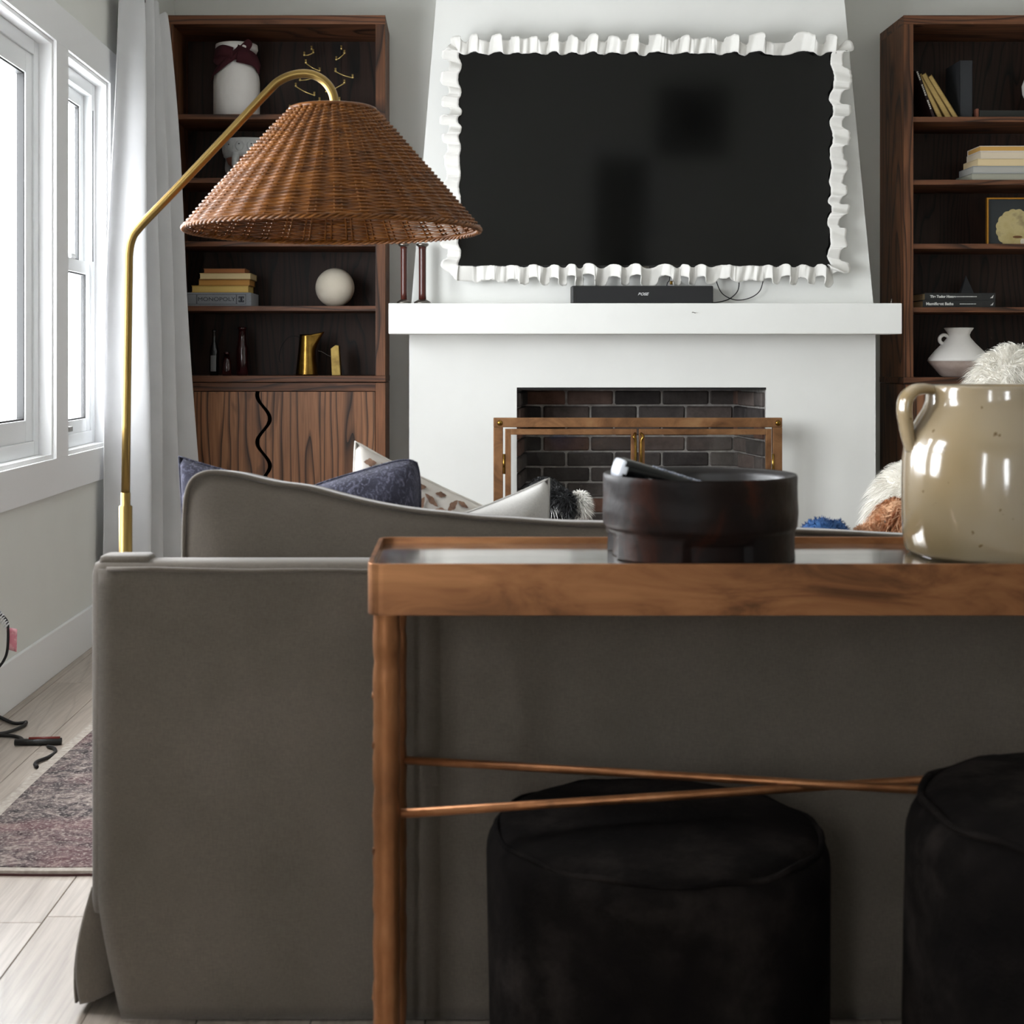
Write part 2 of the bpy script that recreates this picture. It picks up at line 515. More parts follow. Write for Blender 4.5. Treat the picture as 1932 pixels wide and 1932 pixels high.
def fur(name, o, n, length, width, mat, parent, droop=.5, jitter=.5, comb=(0, 0, 0), cond=None, clump=0, wave=0):
    P, N = sample_surface(o, n, cond)
    J = rng.normal(0, jitter, (n, 3))
    if clump:
        key = np.floor(P / clump).astype(int)
        h = ((key[:, 0] * 73856093) ^ (key[:, 1] * 19349663) ^ (key[:, 2] * 83492791)) % 997
        tab = rng.normal(0, jitter * 1.3, (997, 3)); J = J * .4 + tab[h]
    D = N + J + np.array(comb); D /= np.linalg.norm(D, axis=1)[:, None]
    L = length * rng.uniform(.55, 1.15, n)[:, None]
    side = np.cross(D, rng.normal(0, 1, (n, 3))); side /= np.linalg.norm(side, axis=1)[:, None]
    g = np.array([0, 0, -1.0])
    W = width * rng.uniform(.6, 1.2, n)[:, None]
    rows = []
    for t, w in ((0, 1), (.35, .9), (.7, .6)):
        c = P + D * L * t + g * droop * L * t * t + side * (wave * math.sin(t * 7)) * L
        rows += [c - side * W * w * .5, c + side * W * w * .5]
    tip = P + D * L + g * droop * L
    V = np.stack(rows + [tip], 1).reshape(-1, 3)
    F = []
    for i in range(n):
        b = i * 7
        F += [(b, b + 1, b + 3, b + 2), (b + 2, b + 3, b + 5, b + 4), (b + 4, b + 5, b + 6)]
    org = V.mean(0)
    me = bpy.data.meshes.new(name); me.from_pydata((V - org).tolist(), [], F); me.materials.append(M[mat] if isinstance(mat, str) else mat); me.update()
    ob = bpy.data.objects.new(name, me); link(ob, parent, org)
    return stuff(ob)

def text(name, s, size, loc, mat, parent, rot=(PI / 2, 0, 0), shear=0, align='CENTER', bold=0, sx=1):
    cu = bpy.data.curves.new('t', 'FONT'); cu.body = s; cu.size = size; cu.extrude = .0004; cu.align_x = align; cu.align_y = 'CENTER'
    cu.shear = shear; cu.offset = bold
    o = bpy.data.objects.new('t', cu); col.objects.link(o)
    dg = bpy.context.evaluated_depsgraph_get(); dg.update()
    me = bpy.data.meshes.new_from_object(o.evaluated_get(dg))
    bpy.data.objects.remove(o); bpy.data.curves.remove(cu)
    R = Matrix.Rotation(rot[2], 3, 'Z') @ Matrix.Rotation(rot[1], 3, 'Y') @ Matrix.Rotation(rot[0], 3, 'X')
    V = [Vector(loc) + R @ Vector((v.co.x * sx, v.co.y, v.co.z)) for v in me.vertices]
    F = [tuple(p.vertices) for p in me.polygons]
    bpy.data.meshes.remove(me)
    return mesh(name, V, F, mat, parent)

# ================================================================== ROOM
def wall_pieces(a0, a1, holes):
    """rectangles (a0,a1,z0,z1) of a wall with window holes"""
    out = []; hs = sorted(holes); p = a0
    for h0, h1, z0, z1 in hs:
        out.append((p, h0, 0, ZC)); out.append((h0, h1, 0, z0)); out.append((h0, h1, z1, ZC)); p = h1
    out.append((p, a1, 0, ZC))
    return [r for r in out if r[1] - r[0] > 1e-4 and r[3] - r[2] > 1e-4]

struct(boxes('wall_left', [(XL - .1, XL, a, b, c, d) for a, b, c, d in wall_pieces(YF, YB, [(a, b, Z0, Z1) for a, b in WIN])], 'wall'))
struct(box('wall_back', XL - .2, XR + .2, YB, YB + .2, 0, ZC, 'wall'))
struct(box('wall_right', XR, XR + .2, YF, YB, 0, ZC, 'wall'))
struct(boxes('wall_front', [(a, b, YF - .1, YF, c, d) for a, b, c, d in wall_pieces(XL - .1, XR + .2, [(RWIN[0], RWIN[1], Z0, Z1), (1.35, 1.95, 0, 2.05)])], 'wall'))
struct(box('ceiling', XL - .2, XR + .2, YF - .2, YB + .2, ZC, ZC + .1, 'ceiling'))
# dim hall behind the doorway at the viewer's back
struct(boxes('wall_hall', [(1.2, 2.1, YF - 1.3, YF - 1.2, 0, 2.3), (1.2, 1.3, YF - 1.2, YF - .1, 0, 2.3), (2.0, 2.1, YF - 1.2, YF - .1, 0, 2.3), (1.2, 2.1, YF - 1.2, YF - .1, 2.2, 2.3), (1.2, 2.1, YF - 1.2, YF - .1, -.1, 0)], 'wall'))

floor = struct(box('floor', XL - .2, XR + .2, YF - .2, YB + .2, -.12, -.012, 'subfloor'))
PW = .19
plank_me = {}
def plank(x0, y0, y1):
    L = round(y1 - y0, 3)
    if L not in plank_me:
        v, f = bxv(-PW / 2 + .0006, PW / 2 - .0006, -L / 2 + .0005, L / 2 - .0005, -.012, 0)
        me = bpy.data.meshes.new('plank'); me.from_pydata(v, [], f); me.materials.append(M['plank']); me.update()
        bm = bmesh.new(); bm.from_mesh(me)
        bmesh.ops.bevel(bm, geom=[e for e in bm.edges if all(vv.co.z > -.001 for vv in e.verts)], offset=.0012, segments=1, affect='EDGES')
        bm.to_mesh(me); bm.free(); plank_me[L] = me
    o = bpy.data.objects.new('plank', plank_me[L]); link(o, floor, (x0 + PW / 2, (y0 + y1) / 2, 0))
x = -.63 - 5 * PW; row = 0
while x < XR:
    if row == 4: starts = [YF, -.2, 1.2, 2.83, 4.45, 6.1, YB]
    else:
        off = YF + [.9, 1.5, .5, 1.2][row % 4] + .13 * (row % 3)
        starts = [YF]
        while off < YB - .35: starts.append(round(off, 2)); off += 1.65
        starts.append(YB)
    for a, b in zip(starts, starts[1:]): plank(x, a, b)
    x += PW; row += 1

struct(box('baseboard_left', XL, XL + .014, YF, YB, 0, .156, 'trim', bevel=.003))
struct(boxes('baseboard_back', [(-.357, -.24, YB - .014, YB, 0, .156), (1.912, 2.089, YB - .014, YB, 0, .156)], 'trim'))
struct(box('baseboard_right', XR - .014, XR, YF, 6.7, 0, .156, 'trim', bevel=.003))
xc0, xc1 = XL, XL + .014
struct(box('trim_1', xc0, xc1, 2.15, 5.93, Z1, 2.355, 'trim', bevel=.002))
struct(box('trim_2', xc0, xc1, 2.15, 5.93, .63, Z0, 'trim', bevel=.002))
for i, (a, b) in enumerate([(2.15, 2.30), (3.10, 3.25), (5.01, 5.16), (5.78, 5.93)]):
    struct(box('trim_%d' % (i + 3), xc0, xc1, a, b, Z0, Z1, 'trim'))

def frame_boxes(plane, a0, a1, z0, z1, w, p0, p1, wb=None):
    """four bars of a rectangle; plane 'x': thickness along x from p0 to p1, width axis y"""
    wb = wb or w
    rs = [(a0, a0 + w, z0, z1), (a1 - w, a1, z0, z1), (a0 + w, a1 - w, z1 - w, z1), (a0 + w, a1 - w, z0, z0 + wb)]
    if plane == 'x': return [(p0, p1, a, b, c, d) for a, b, c, d in rs]
    return [(a, b, p0, p1, c, d) for a, b, c, d in rs]

def sash(root, pl, a0, a1, z0, z1, w, p0, p1, sg):
    s = boxes('sash', frame_boxes(pl, a0, a1, z0, z1, w, p0, p1), 'vinyl', root, bevel=.003)
    pm = (p0 + p1) / 2
    f = p1 if sg > 0 else p0
    boxes('gasket', frame_boxes(pl, a0 + w, a1 - w, z0 + w, z1 - w, .006, pm - .01, f - sg * .006), 'rubber', s)
    q = (pm - .003, pm + .003, a0 + w, a1 - w, z0 + w, z1 - w)
    if pl != 'x': q = (q[2], q[3], q[0], q[1], q[4], q[5])
    box('pane', *q, 'glass', s)
    return s

def window(n, pl, a0, a1, base, sg, double):
    """base: coordinate of the inner wall face, sg: +1 if the room lies on the + side"""
    c = ((a0 + a1) / 2)
    root = bpy.data.objects.new('window_%d' % n, None); root['kind'] = 'structure'
    link(root, None, (base, c, Z0) if pl == 'x' else (c, base, Z0))
    lo = lambda d0, d1: (base - d0, base - d1) if sg > 0 else (base + d1, base + d0)
    boxes('jamb', frame_boxes(pl, a0, a1, Z0, Z1, .014, *(base - .05, base)), 'trim', root)
    boxes('frame', frame_boxes(pl, a0 + .014, a1 - .014, Z0 + .014, Z1 - .014, .05, base - .10, base - .045), 'vinyl', root, bevel=.003)
    i0, i1 = a0 + .064, a1 - .064
    if not double:
        sash(root, pl, i0, i1, Z0 + .064, Z1 - .064, .075, base - .092, base - .052, sg)
    else:
        zm = 1.465
        sash(root, pl, i0, i1, zm - .02, Z1 - .064, .05, base - .10, base - .078, sg)
        s = sash(root, pl, i0, i1, Z0 + .064, zm + .025, .05, base - .076, base - .052, sg)
        q = (base - .08, base - .05, (i0 + i1) / 2 - .03, (i0 + i1) / 2 + .03, zm + .025, zm + .045)
        q2 = (base - .055, base - .035, i0 + .12, i0 + .18, Z0 + .075, Z0 + .095)
        if pl != 'x': q = (q[2], q[3], q[0], q[1], q[4], q[5]); q2 = (q2[2], q2[3], q2[0], q2[1], q2[4], q2[5])
        box('sash_lock', *q, 'vinyl', root, bevel=.004)
        box('sash_lift', *q2, 'steel', root, bevel=.004)
        for yy in (a1 - .05, ):
            qq = (base - .075, base - .0445, yy - .004, yy + .008, zm + .03, Z1 - .12)
            if pl == 'x': box('track_slot', *qq, 'black_plastic', root)
    return root
window(1, 'x', *WIN[0], XL, 1, False)
window(2, 'x', *WIN[1], XL, 1, True)
window(3, 'x', *WIN[2], XL, 1, True)
window(4, 'x', *WIN[3], XL, 1, False)
window(5, 'y', *RWIN, YF, 1, False)
struct(boxes('trim_7', frame_boxes('x', WIN[3][0] - .1, WIN[3][1] + .1, Z0 - .1, Z1 + .1, .1, XL, XL + .014), 'trim'))
struct(boxes('trim_8', frame_boxes('y', RWIN[0] - .1, RWIN[1] + .1, Z0 - .1, Z1 + .1, .1, YF, YF + .014), 'trim'))
struct(boxes('trim_9', [(1.25, 1.35, YF, YF + .014, 0, 2.15), (1.95, 2.05, YF, YF + .014, 0, 2.15), (1.35, 1.95, YF, YF + .014, 2.05, 2.15)], 'trim'))

# ------------------------------------------------------------------ chimney breast, firebox
YBR = 6.6
xl, xr = X(772, YBR), X(1652, YBR)
ox0, ox1, oz = X(975, YBR), X(1446, YBR), Z(731, YBR)
zm0, zm1 = Z(630, 6.4), Z(572, 6.4)
chim = struct(boxes('wall_chimney', [(xl, ox0, YBR, YB, 0, zm1), (ox1, xr, YBR, YB, 0, zm1), (ox0, ox1, YBR, YB, oz, zm1)], 'breast'))
zt = Z(0, YBR); ax, bx_ = X(823, YBR), X(1593, YBR)
k = (ZC - zm1) / (zt - zm1)
tl, tr = X(776, YBR) + (ax - X(776, YBR)) * k, X(1648, YBR) + (bx_ - X(1648, YBR)) * k
v, f = extrude_y([(X(776, YBR), zm1), (X(1648, YBR), zm1), (tr, ZC), (tl, ZC)], YBR, YB)
mesh('tapered_hood', v, f, 'breast', chim)
# firebox of single bricks: back and two splayed sides
YFB = 7.05
fx0, fx1 = ox0 + .06, ox1 - .06
fire = mesh('firebox', *merge([bxv(fx0 - .05, fx1 + .05, YFB - .002, YFB + .05, 0, oz + .05),
    ([(ox0 + .0, YBR + .02, 0), (fx0 - .012, YFB + .02, 0), (fx0 - .012, YFB + .02, oz), (ox0 + .0, YBR + .02, oz)], [(0, 1, 2, 3)]),
    ([(ox1 - .0, YBR + .02, 0), (fx1 + .012, YFB + .02, 0), (fx1 + .012, YFB + .02, oz), (ox1 - .0, YBR + .02, oz)], [(0, 1, 2, 3)]),
    bxv(ox0, ox1, YBR + .05, YFB, -.01, .004)]), 'mortar', chim)
box('firebox_lintel', ox0, ox1, YBR + .006, YFB + .02, oz - .010, oz + .03, plain('soot', '#1c1a19', .95), chim)
BL, BH, JT = .235, .0757, .009
brick_me = {}
def brick(c, L, ang):
    key = round(L, 3)
    if key not in brick_me:
        vs = []
        bm = bmesh.new(); bmesh.ops.create_cube(bm, size=1)
        for w in bm.verts:
            w.co = Vector((w.co.x * L, w.co.y * .03, w.co.z * (BH - JT)))
            w.co += Vector((random.uniform(-.002, .002), 0, random.uniform(-.002, .002)))
        bmesh.ops.bevel(bm, geom=list(bm.edges), offset=.006, segments=1, affect='EDGES')
        me = bpy.data.meshes.new('brick'); bm.to_mesh(me); bm.free(); me.materials.append(M['brick']); brick_me[key] = me
    o = bpy.data.objects.new('brick', brick_me[key]); link(o, fire, c)
    o.rotation_euler = (random.uniform(-.01, .01), 0, ang + random.uniform(-.008, .008))
def brick_row(p0, p1, z, off, ang):
    p0, p1 = Vector(p0), Vector(p1); T = (p1 - p0).length; d = (p1 - p0) / T
    a = -off
    while a < T - .02:
        s, e = max(a, 0) , min(a + BL - JT, T)
        if e - s > .03:
            m = p0 + d * (s + e) / 2
            brick((m.x, m.y + random.uniform(-.003, .003), z), e - s, ang)
        a += BL
for r in range(13):
    z = oz - .02 - BH / 2 - r * BH
    if z < BH / 2: break
    brick_row((fx0, YFB + .005, 0), (fx1, YFB + .005, 0), z, (r % 2) * BL / 2 + .03, 0)
    al = math.atan2(YFB - YBR, fx0 - ox0)
    brick_row((ox0 + .004, YBR + .03, 0), (fx0 - .004, YFB - .01, 0), z, ((r + 1) % 2) * BL / 2, al)
    ar_ = math.atan2(YFB - YBR, fx1 - ox1)
    brick_row((ox1 - .004, YBR + .03, 0), (fx1 + .004, YFB - .01, 0), z, ((r + 1) % 2) * BL / 2, ar_)

mant = thing('mantel_shelf', 'thick white mantel shelf under the television, across the chimney', 'mantel', (X(1217, 6.4), 6.5, zm0))
box('beam', X(733, 6.4), X(1702, 6.4), 6.4, YBR, zm0, zm1, 'breast', mant, bevel=.004)
nx, nz = X(1306, 6.4), Z(590, 6.4)
tubeo('nail', [(nx, 6.41, nz), (nx, 6.385, nz + .002), (nx + .012, 6.383, nz - .002)], .0018, 'steel', mant, 6)
tubeo('nail', [(X(1681, 6.45), 6.45, zm1 - .005), (X(1681, 6.45) + .003, 6.45, zm1 + .022)], .0025, 'steel', mant, 6)

# ------------------------------------------------------------------ television with ruffle
YT = 6.5; TILT = math.radians(4)
tx0, tx1 = X(863, YT), X(1571, YT); tz0, tz1 = Z(506, YT), Z(99, YT)
tcx, tcz = (tx0 + tx1) / 2, (tz0 + tz1) / 2
def tvp(x, d, z):
    """x across, d out of the screen plane (towards the room), z up, tilted about the tv centre"""
    h = z - tcz
    return (x, YT - d * math.cos(TILT) - h * math.sin(TILT), tcz + h * math.cos(TILT) - d * math.sin(TILT))
tv = thing('television', 'large black wall television with a white ruffled frame', 'television', (tcx, YT + .03, tz0))
def tvbox(name, x0, x1, d0, d1, z0, z1, mat, parent, bevel=0):
    v, f = bxv(x0, x1, d0, d1, z0, z1)
    return mesh(name, [tvp(*p) for p in v], f, mat, parent, bevel=bevel)
tvbox('casing', tx0, tx1, -.045, -.002, tz0, tz1, 'black_plastic', tv, .004)
tvbox('screen', tx0 + .008, tx1 - .008, -.002, .0005, tz0 + .014, tz1 - .008, 'tv_screen', tv)
for (a, b, c, d) in ((tx0, tx1, tz0, tz0 + .013), (tx0, tx1, tz1 - .007, tz1), (tx0, tx0 + .007, tz0, tz1), (tx1 - .007, tx1, tz0, tz1)):
    tvbox('bezel', a, b, -.002, .003, c, d, 'black_plastic', tv)
tvbox('badge', tcx - .022, tcx + .022, .003, .004, tz0 + .003, tz0 + .009, 'steel', tv)
tvbox('wall_bracket', tcx - .25, tcx + .25, -.075, -.04, tcz - .2, tcz + .2, 'black_iron', tv)
# ruffle ribbon
loop = []
r_c = .035
W2, H2 = (tx1 - tx0) / 2, (tz1 - tz0) / 2
def perim(n):
    segs = [((-W2, -H2), (W2, -H2), (0, -1)), ((W2, -H2), (W2, H2), (1, 0)), ((W2, H2), (-W2, H2), (0, 1)), ((-W2, H2), (-W2, -H2), (-1, 0))]
    pts = []
    for q, (a, b, nn) in enumerate(segs):
        L = math.hypot(b[0] - a[0], b[1] - a[1]); m = int(L / .0035)
        n2 = segs[(q + 1) % 4][2]
        for i in range(m):
            t = i / m
            pts.append((a[0] + (b[0] - a[0]) * t, a[1] + (b[1] - a[1]) * t, nn[0], nn[1]))
        for i in range(20):
            an = math.atan2(nn[1], nn[0]) + (PI / 2) * (i + .5) / 20
            pts.append((b[0], b[1], math.cos(an), math.sin(an)))
    return pts
PP = perim(0); NP = len(PP)
ph = np.zeros(NP); fr = np.convolve(rng.uniform(.55, 1.5, NP + 60), np.ones(46) / 46, 'same')[:NP]
fr = np.clip((fr - 1.0) * 9 + 1.0, .3, 2.3)
ph = np.cumsum(fr) * .0035 * 2 * PI / .125
ph *= round(ph[-1] / (2 * PI)) * 2 * PI / ph[-1]
am = np.convolve(rng.uniform(.2, 1.6, NP + 80), np.ones(42) / 42, 'same')[:NP]; am = np.clip((am - .9) * 8 + .85, .15, 1.7)
lean = np.convolve(rng.uniform(-1, 1, NP + 80), np.ones(40) / 40, 'same')[:NP] * 4
V = []; NJ = 7
for i, (px_, pz_, nx_, nz_) in enumerate(PP):
    p = ph[i]; A = am[i]
    for j in range(NJ + 1):
        w = j / NJ
        sh = .016 * A * math.sin(p)
        rad = -.012 + w * .068 + sh * (.45 + .75 * w)
        dep = .012 + .020 * A * math.cos(p + .3 * w) * (.7 + .45 * w) + .004 * math.sin(2.3 * p + w * 2)
        tan = -.006 * A * math.sin(2 * p) * (.4 + .8 * w) + lean[i] * .006 * w
        V.append(tvp(tcx + px_ + nx_ * rad - nz_ * tan, max(dep, .004), tcz + pz_ + nz_ * rad + nx_ * tan))
F = []
for i in range(NP):
    i2 = (i + 1) % NP
    for j in range(NJ): F.append((i * (NJ + 1) + j, i2 * (NJ + 1) + j, i2 * (NJ + 1) + j + 1, i * (NJ + 1) + j + 1))
rf = mesh('ruffle', V, F, 'clay', tv, smooth=True, solid=.004)
tag(rf, 'white ruffled clay ribbon glued around the screen')

# soundbar and cables
sb = thing('soundbar', 'long black soundbar lying on the white mantel', 'soundbar', (X(1212, 6.47), 6.52, zm1))
box('casing', X(1079, 6.46), X(1346, 6.46), 6.46, 6.555, zm1, Z(539, 6.46), 'black_plastic', sb, bevel=.006)
box('front_grille', X(1079, 6.46) + .02, X(1346, 6.46) - .006, 6.457, 6.461, zm1 + .004, Z(539, 6.46) - .006, plain('grille', '#161617', .8), sb)
text('logo', 'BOSE', .017, (X(1213, 6.456), 6.4565, Z(555, 6.456)), plain('logo_grey', '#b8b8b8', .4), sb, shear=.35, bold=.0006, sx=1.15)
def px_path(pts, Y, n=8): return smooth_path([(X(a, Y), Y + (d[0] if d else 0), Z(b, Y)) for a, b, *d in pts], n)
cb1 = tubeo('cable', px_path([(1351, 518), (1353, 535), (1364, 555), (1388, 566), (1415, 562), (1434, 548), (1441, 522)], 6.57), .0023, 'cord')
tag(cb1, 'thin black cable hanging in a U below the television', 'cable')
cb2 = tubeo('cable', px_path([(1394, 518), (1394, 540), (1389, 553), (1374, 565), (1352, 570.5), (1335, 570.5)], 6.575), .0026, 'cord')
tag(cb2, 'black cable curving down behind the right end of the soundbar', 'cable')
cb3 = thing('cable', 'short black cable with a brass plug above the soundbar', 'cable', (X(1262, 6.56), 6.56, Z(539, 6.56)))
tubeo('wire', px_path([(1258, 541), (1259, 534), (1263, 529), (1264, 518)], 6.57), .002, 'cord', cb3)
boxes('plug', [(X(1264, 6.56), X(1275, 6.56), 6.555, 6.57, Z(537, 6.56), Z(530, 6.56))], 'brass_old', cb3, bevel=.003)

# spool candlesticks
for cxp, wb, wf, wt, nm in ((762, 13.5, 5.8, 10.5, 'slimmer red-brown spool candlestick on the mantel end, left of its pair'), (797, 16, 6.8, 11.5, 'thicker red-brown spool candlestick on the mantel, right of its pair')):
    Yk = 6.49; s = Yk / FP; cx = X(cxp, Yk)
    t = thing('candlestick', nm, 'candlestick', (cx, Yk, zm1), 'spool candlesticks on the mantel')
    zt_ = Z(459, Yk)
    latheo('base', [(wb * s, zm1), (wb * s, zm1 + .008), (wb * s * .8, zm1 + .013), (wf * s * 1.1, zm1 + .02)], cx, Yk, 'steel', t, 24)
    latheo('stem', [(wf * s * 1.05, zm1 + .018), (wf * s, zm1 + .05), (wf * s, zt_ - .03), (wf * s * 1.15, zt_ - .014)], cx, Yk, 'spool', t, 24)
    latheo('flange', [(wf * s, zt_ - .018), (wt * s, zt_ - .010), (wt * s, zt_ - .002), (wt * s * .7, zt_)], cx, Yk, 'steel', t, 24)

# ------------------------------------------------------------------ fire screen
YS = 6.45
fs = thing('fireplace_screen', 'brass framed two-door fireplace screen before the brick firebox', 'fireplace screen', (X(1203, YS), YS, 0))
sx0, sx1, sz = X(931, YS), X(1475, YS), Z(788, YS)
bw = 18 * YS / FP
box('top_bar', sx0, sx1, YS - .012, YS + .012, sz - bw, sz, 'screen_brass', fs, bevel=.003)
box('bottom_bar', sx0, sx1, YS - .012, YS + .012, .02, .06, 'screen_brass', fs, bevel=.003)
for a in (sx0, sx1 - bw): box('side_bar', a, a + bw, YS - .012, YS + .012, .06, sz - bw, 'screen_brass', fs, bevel=.003)
for a in (sx0 + .05, sx1 - .05): box('foot', a - .02, a + .02, YS - .09, YS + .06, 0, .022, 'screen_brass', fs, bevel=.004)
for pxx in (943, 1467):
    v, f = ellipsoid((X(pxx, YS), YS - .012, Z(798, YS)), (.013, .009, .013), None, 16, 10)
    mesh('rivet', v, f, 'brass_old', fs, smooth=True)
for side, (a, b) in enumerate(((953, 1201), (1205, 1455))):
    d0, d1, dz = X(a, YS), X(b, YS), Z(809, YS)
    w = 11 * YS / FP
    d = boxes('door', frame_boxes('y', d0, d1, .075, dz, w, YS - .010, YS + .008), 'screen_brass', fs, bevel=.002)
    box('pane', d0 + w, d1 - w, YS - .002, YS + .002, .075 + w, dz - w, 'glass', d)
    hx_ = d1 - .008 if side == 0 else d0 + .008
    tubeo('pull', smooth_path([(hx_, YS - .012, dz - .02), (hx_ + (-.008 if side == 0 else .008), YS - .03, dz - .035), (hx_, YS - .028, dz - .06), (hx_, YS - .026, dz - .16), (hx_, YS - .012, dz - .17)], 5), .006, 'brass_old', d, 8)
    hh = d0 - .006 if side == 0 else d1 + .006
    for z_ in (Z(875, YS), .2):
        tubeo('hinge', [(hh, YS - .012, z_ - .045), (hh, YS - .012, z_ + .045)], .006, 'brass_old', d, 8)

# ------------------------------------------------------------------ bookcases
YBC, YBK = 6.75, 7.135
def bookcase(x0, x1, shelves, deck, label, wave):
    s = YBC / FP
    top = Z(28.5, YBC); st = 18.5 * s
    t = thing('bookcase', label, 'bookcase', ((x0 + x1) / 2, (YBC + YBK) / 2, 0))
    dz1, dz0 = Z(deck, YBC), Z(deck + 12, YBC)
    box('top_panel', x0, x1, YBC, YBK, top - 17 * s, top, 'wood_x', t, bevel=.002)
    for a in (x0, x1 - st): box('side_panel', a, a + st, YBC, YBK, dz1, top - 17 * s, 'wood_z', t, bevel=.002)
    box('back_panel', x0 + st, x1 - st, YBK - .012, YBK - .002, dz1, top - 17 * s, 'wood_shaded', t)
    for i, z in enumerate(shelves):
        box('shelf', x0 + st, x1 - st, YBC + .012, YBK - .012, Z(z + 9.5, YBC), Z(z, YBC), 'wood_x', t, bevel=.0015)
    box('deck', x0 - .002, x1 + .002, YBC - .006, YBK, dz0, dz1, 'wood_x', t, bevel=.003)
    # cabinet below
    cz = dz0 - .003
    rail = Z(deck + 29, YBC)
    for a in (x0, x1 - st): box('cabinet_side', a, a + st, YBC, YBK, 0, cz, 'wood_z', t, bevel=.002)
    box('top_rail', x0 + st, x1 - st, YBC, YBC + .02, rail, cz, 'wood_x', t, bevel=.0015)
    box('cabinet_back', x0 + st, x1 - st, YBK - .012, YBK - .002, 0, cz, 'wood_shaded', t)
    box('plinth', x0 + st, x1 - st, YBC + .02, YBC + .04, 0, .09, 'wood_x', t)
    box('cabinet_floor', x0 + st, x1 - st, YBC + .03, YBK - .012, .09, .105, 'wood_shaded', t)
    zt_, zb = rail - .003, .095
    N = 90; g = .010
    def wv(z):
        py = VY - (z - CH) / s
        return wave + 12 * s * math.cos(2 * PI * (py - (deck + 81)) / 89)
    for sd in (-1, 1):
        V = []
        for i in range(N + 1):
            z = zb + (zt_ - zb) * i / N
            e = wv(z) + sd * g; o_ = x0 + st + .003 if sd < 0 else x1 - st - .003
            for yy in (YBC + .001, YBC + .021): V += [(e, yy, z), (o_, yy, z)]
        F = []
        for i in range(N):
            a, b = i * 4, i * 4 + 4
            F += [(a, a + 1, b + 1, b), (a + 2, b + 2, b + 3, a + 3), (a, b, b + 2, a + 2), (a + 1, a + 3, b + 3, b + 1)]
        F += [(0, 2, 3, 1), (N * 4, N * 4 + 1, N * 4 + 3, N * 4 + 2)]
        d = mesh('door', V, F, 'wood_lit', t)
    return t
bookcase(-1.405, X(727, YBC), [214.5, 335, 455, 577], 709, 'tall dark oak bookcase by the curtain, behind the wicker lamp', X(497, YBC))
bookcase(X(1705, YBC), X(1705, YBC) + 1.045, [219.5, 338.5, 459.5, 579.5], 712, 'tall dark oak bookcase right of the fireplace, behind the crock', X(1890, YBC))
SHL = {1: Z(214.5, YBC), 2: Z(335, YBC), 3: Z(455, YBC), 4: Z(577, YBC), 5: Z(709, YBC)}
SHR = {1: Z(219.5, YBC), 2: Z(338.5, YBC), 3: Z(459.5, YBC), 4: Z(579.5, YBC), 5: Z(712, YBC)}

def book(name, label, x0, x1, y0, y1, z0, z1, cover, pages='pages', spine=None, group=None, cat='book', rotz=0):
    """a lying book; pages show on every side but the spine side ('x0','x1','y0','y1' or None)"""
    c = ((x0 + x1) / 2, (y0 + y1) / 2, z0)
    t = thing(name, label, cat, c, group)
    ct = .0028
    lst = [(x0, x1, y0, y1, z0, z0 + ct), (x0, x1, y0, y1, z1 - ct, z1)]
    if spine == 'y0': lst.append((x0, x1, y0, y0 + ct, z0 + ct, z1 - ct))
    if spine == 'y1': lst.append((x0, x1, y1 - ct, y1, z0 + ct, z1 - ct))
    if spine == 'x0': lst.append((x0, x0 + ct, y0, y1, z0 + ct, z1 - ct))
    if spine == 'x1': lst.append((x1 - ct, x1, y0, y1, z0 + ct, z1 - ct))
    boxes('cover', lst, cover, t)
    i = .003
    a = dict(x0=x0 + i, x1=x1 - i, y0=y0 + i, y1=y1 - i)
    if spine: a[spine] = {'y0': y0 + ct, 'y1': y1 - ct, 'x0': x0 + ct, 'x1': x1 - ct}[spine]
    box('page_block', a['x0'], a['x1'], a['y0'], a['y1'], z0 + ct, z1 - ct, pages, t)
    if rotz: t.rotation_euler = (0, 0, rotz)
    return t

# --- left bookcase contents
Yj = 6.93; sj = Yj / FP; z0 = SHL[1]; jx = X(446.5, Yj)
jar = thing('ceramic_jar', 'tall white jar tied with a maroon ribbon on the top shelf', 'jar', (jx, Yj, z0))
R = 43.5 * sj; H = Z(86, Yj) - z0
latheo('body', [(R * .9, z0), (R, z0 + .01), (R, z0 + H * .50), (R * .97, z0 + H * .58), (R * .86, z0 + H * .68), (R * .70, z0 + H * .77), (R * .62, z0 + H * .82), (R * .66, z0 + H * .87), (R * .86, z0 + H * .90), (R * .92, z0 + H * .94), (R * .9, z0 + H), (R * .8, z0 + H), (R * .62, z0 + H * .9), (R * .5, z0 + H * .8)], jx, Yj, 'vase_white', jar, 56)
rb0 = latheo('ribbon', [(R * .74, z0 + H * .77), (R * .70, z0 + H * .80), (R * .69, z0 + H * .86), (R * .74, z0 + H * .88)], jx, Yj, 'ribbon', jar, 40, False)
rb0.modifiers.new('s', 'SOLIDIFY').thickness = .01
def strip(name, pts, wvec, mat, parent, th=.004):
    V, F = [], []
    for p, w in zip(pts, wvec): V += [Vector(p) - Vector(w), Vector(p) + Vector(w)]
    for i in range(len(pts) - 1): F.append((2 * i, 2 * i + 1, 2 * i + 3, 2 * i + 2))
    return mesh(name, V, F, mat, parent, smooth=True, solid=th)
def jp(a, zr, rr): return (jx + R * rr * math.cos(a), Yj + R * rr * math.sin(a), z0 + H * zr)
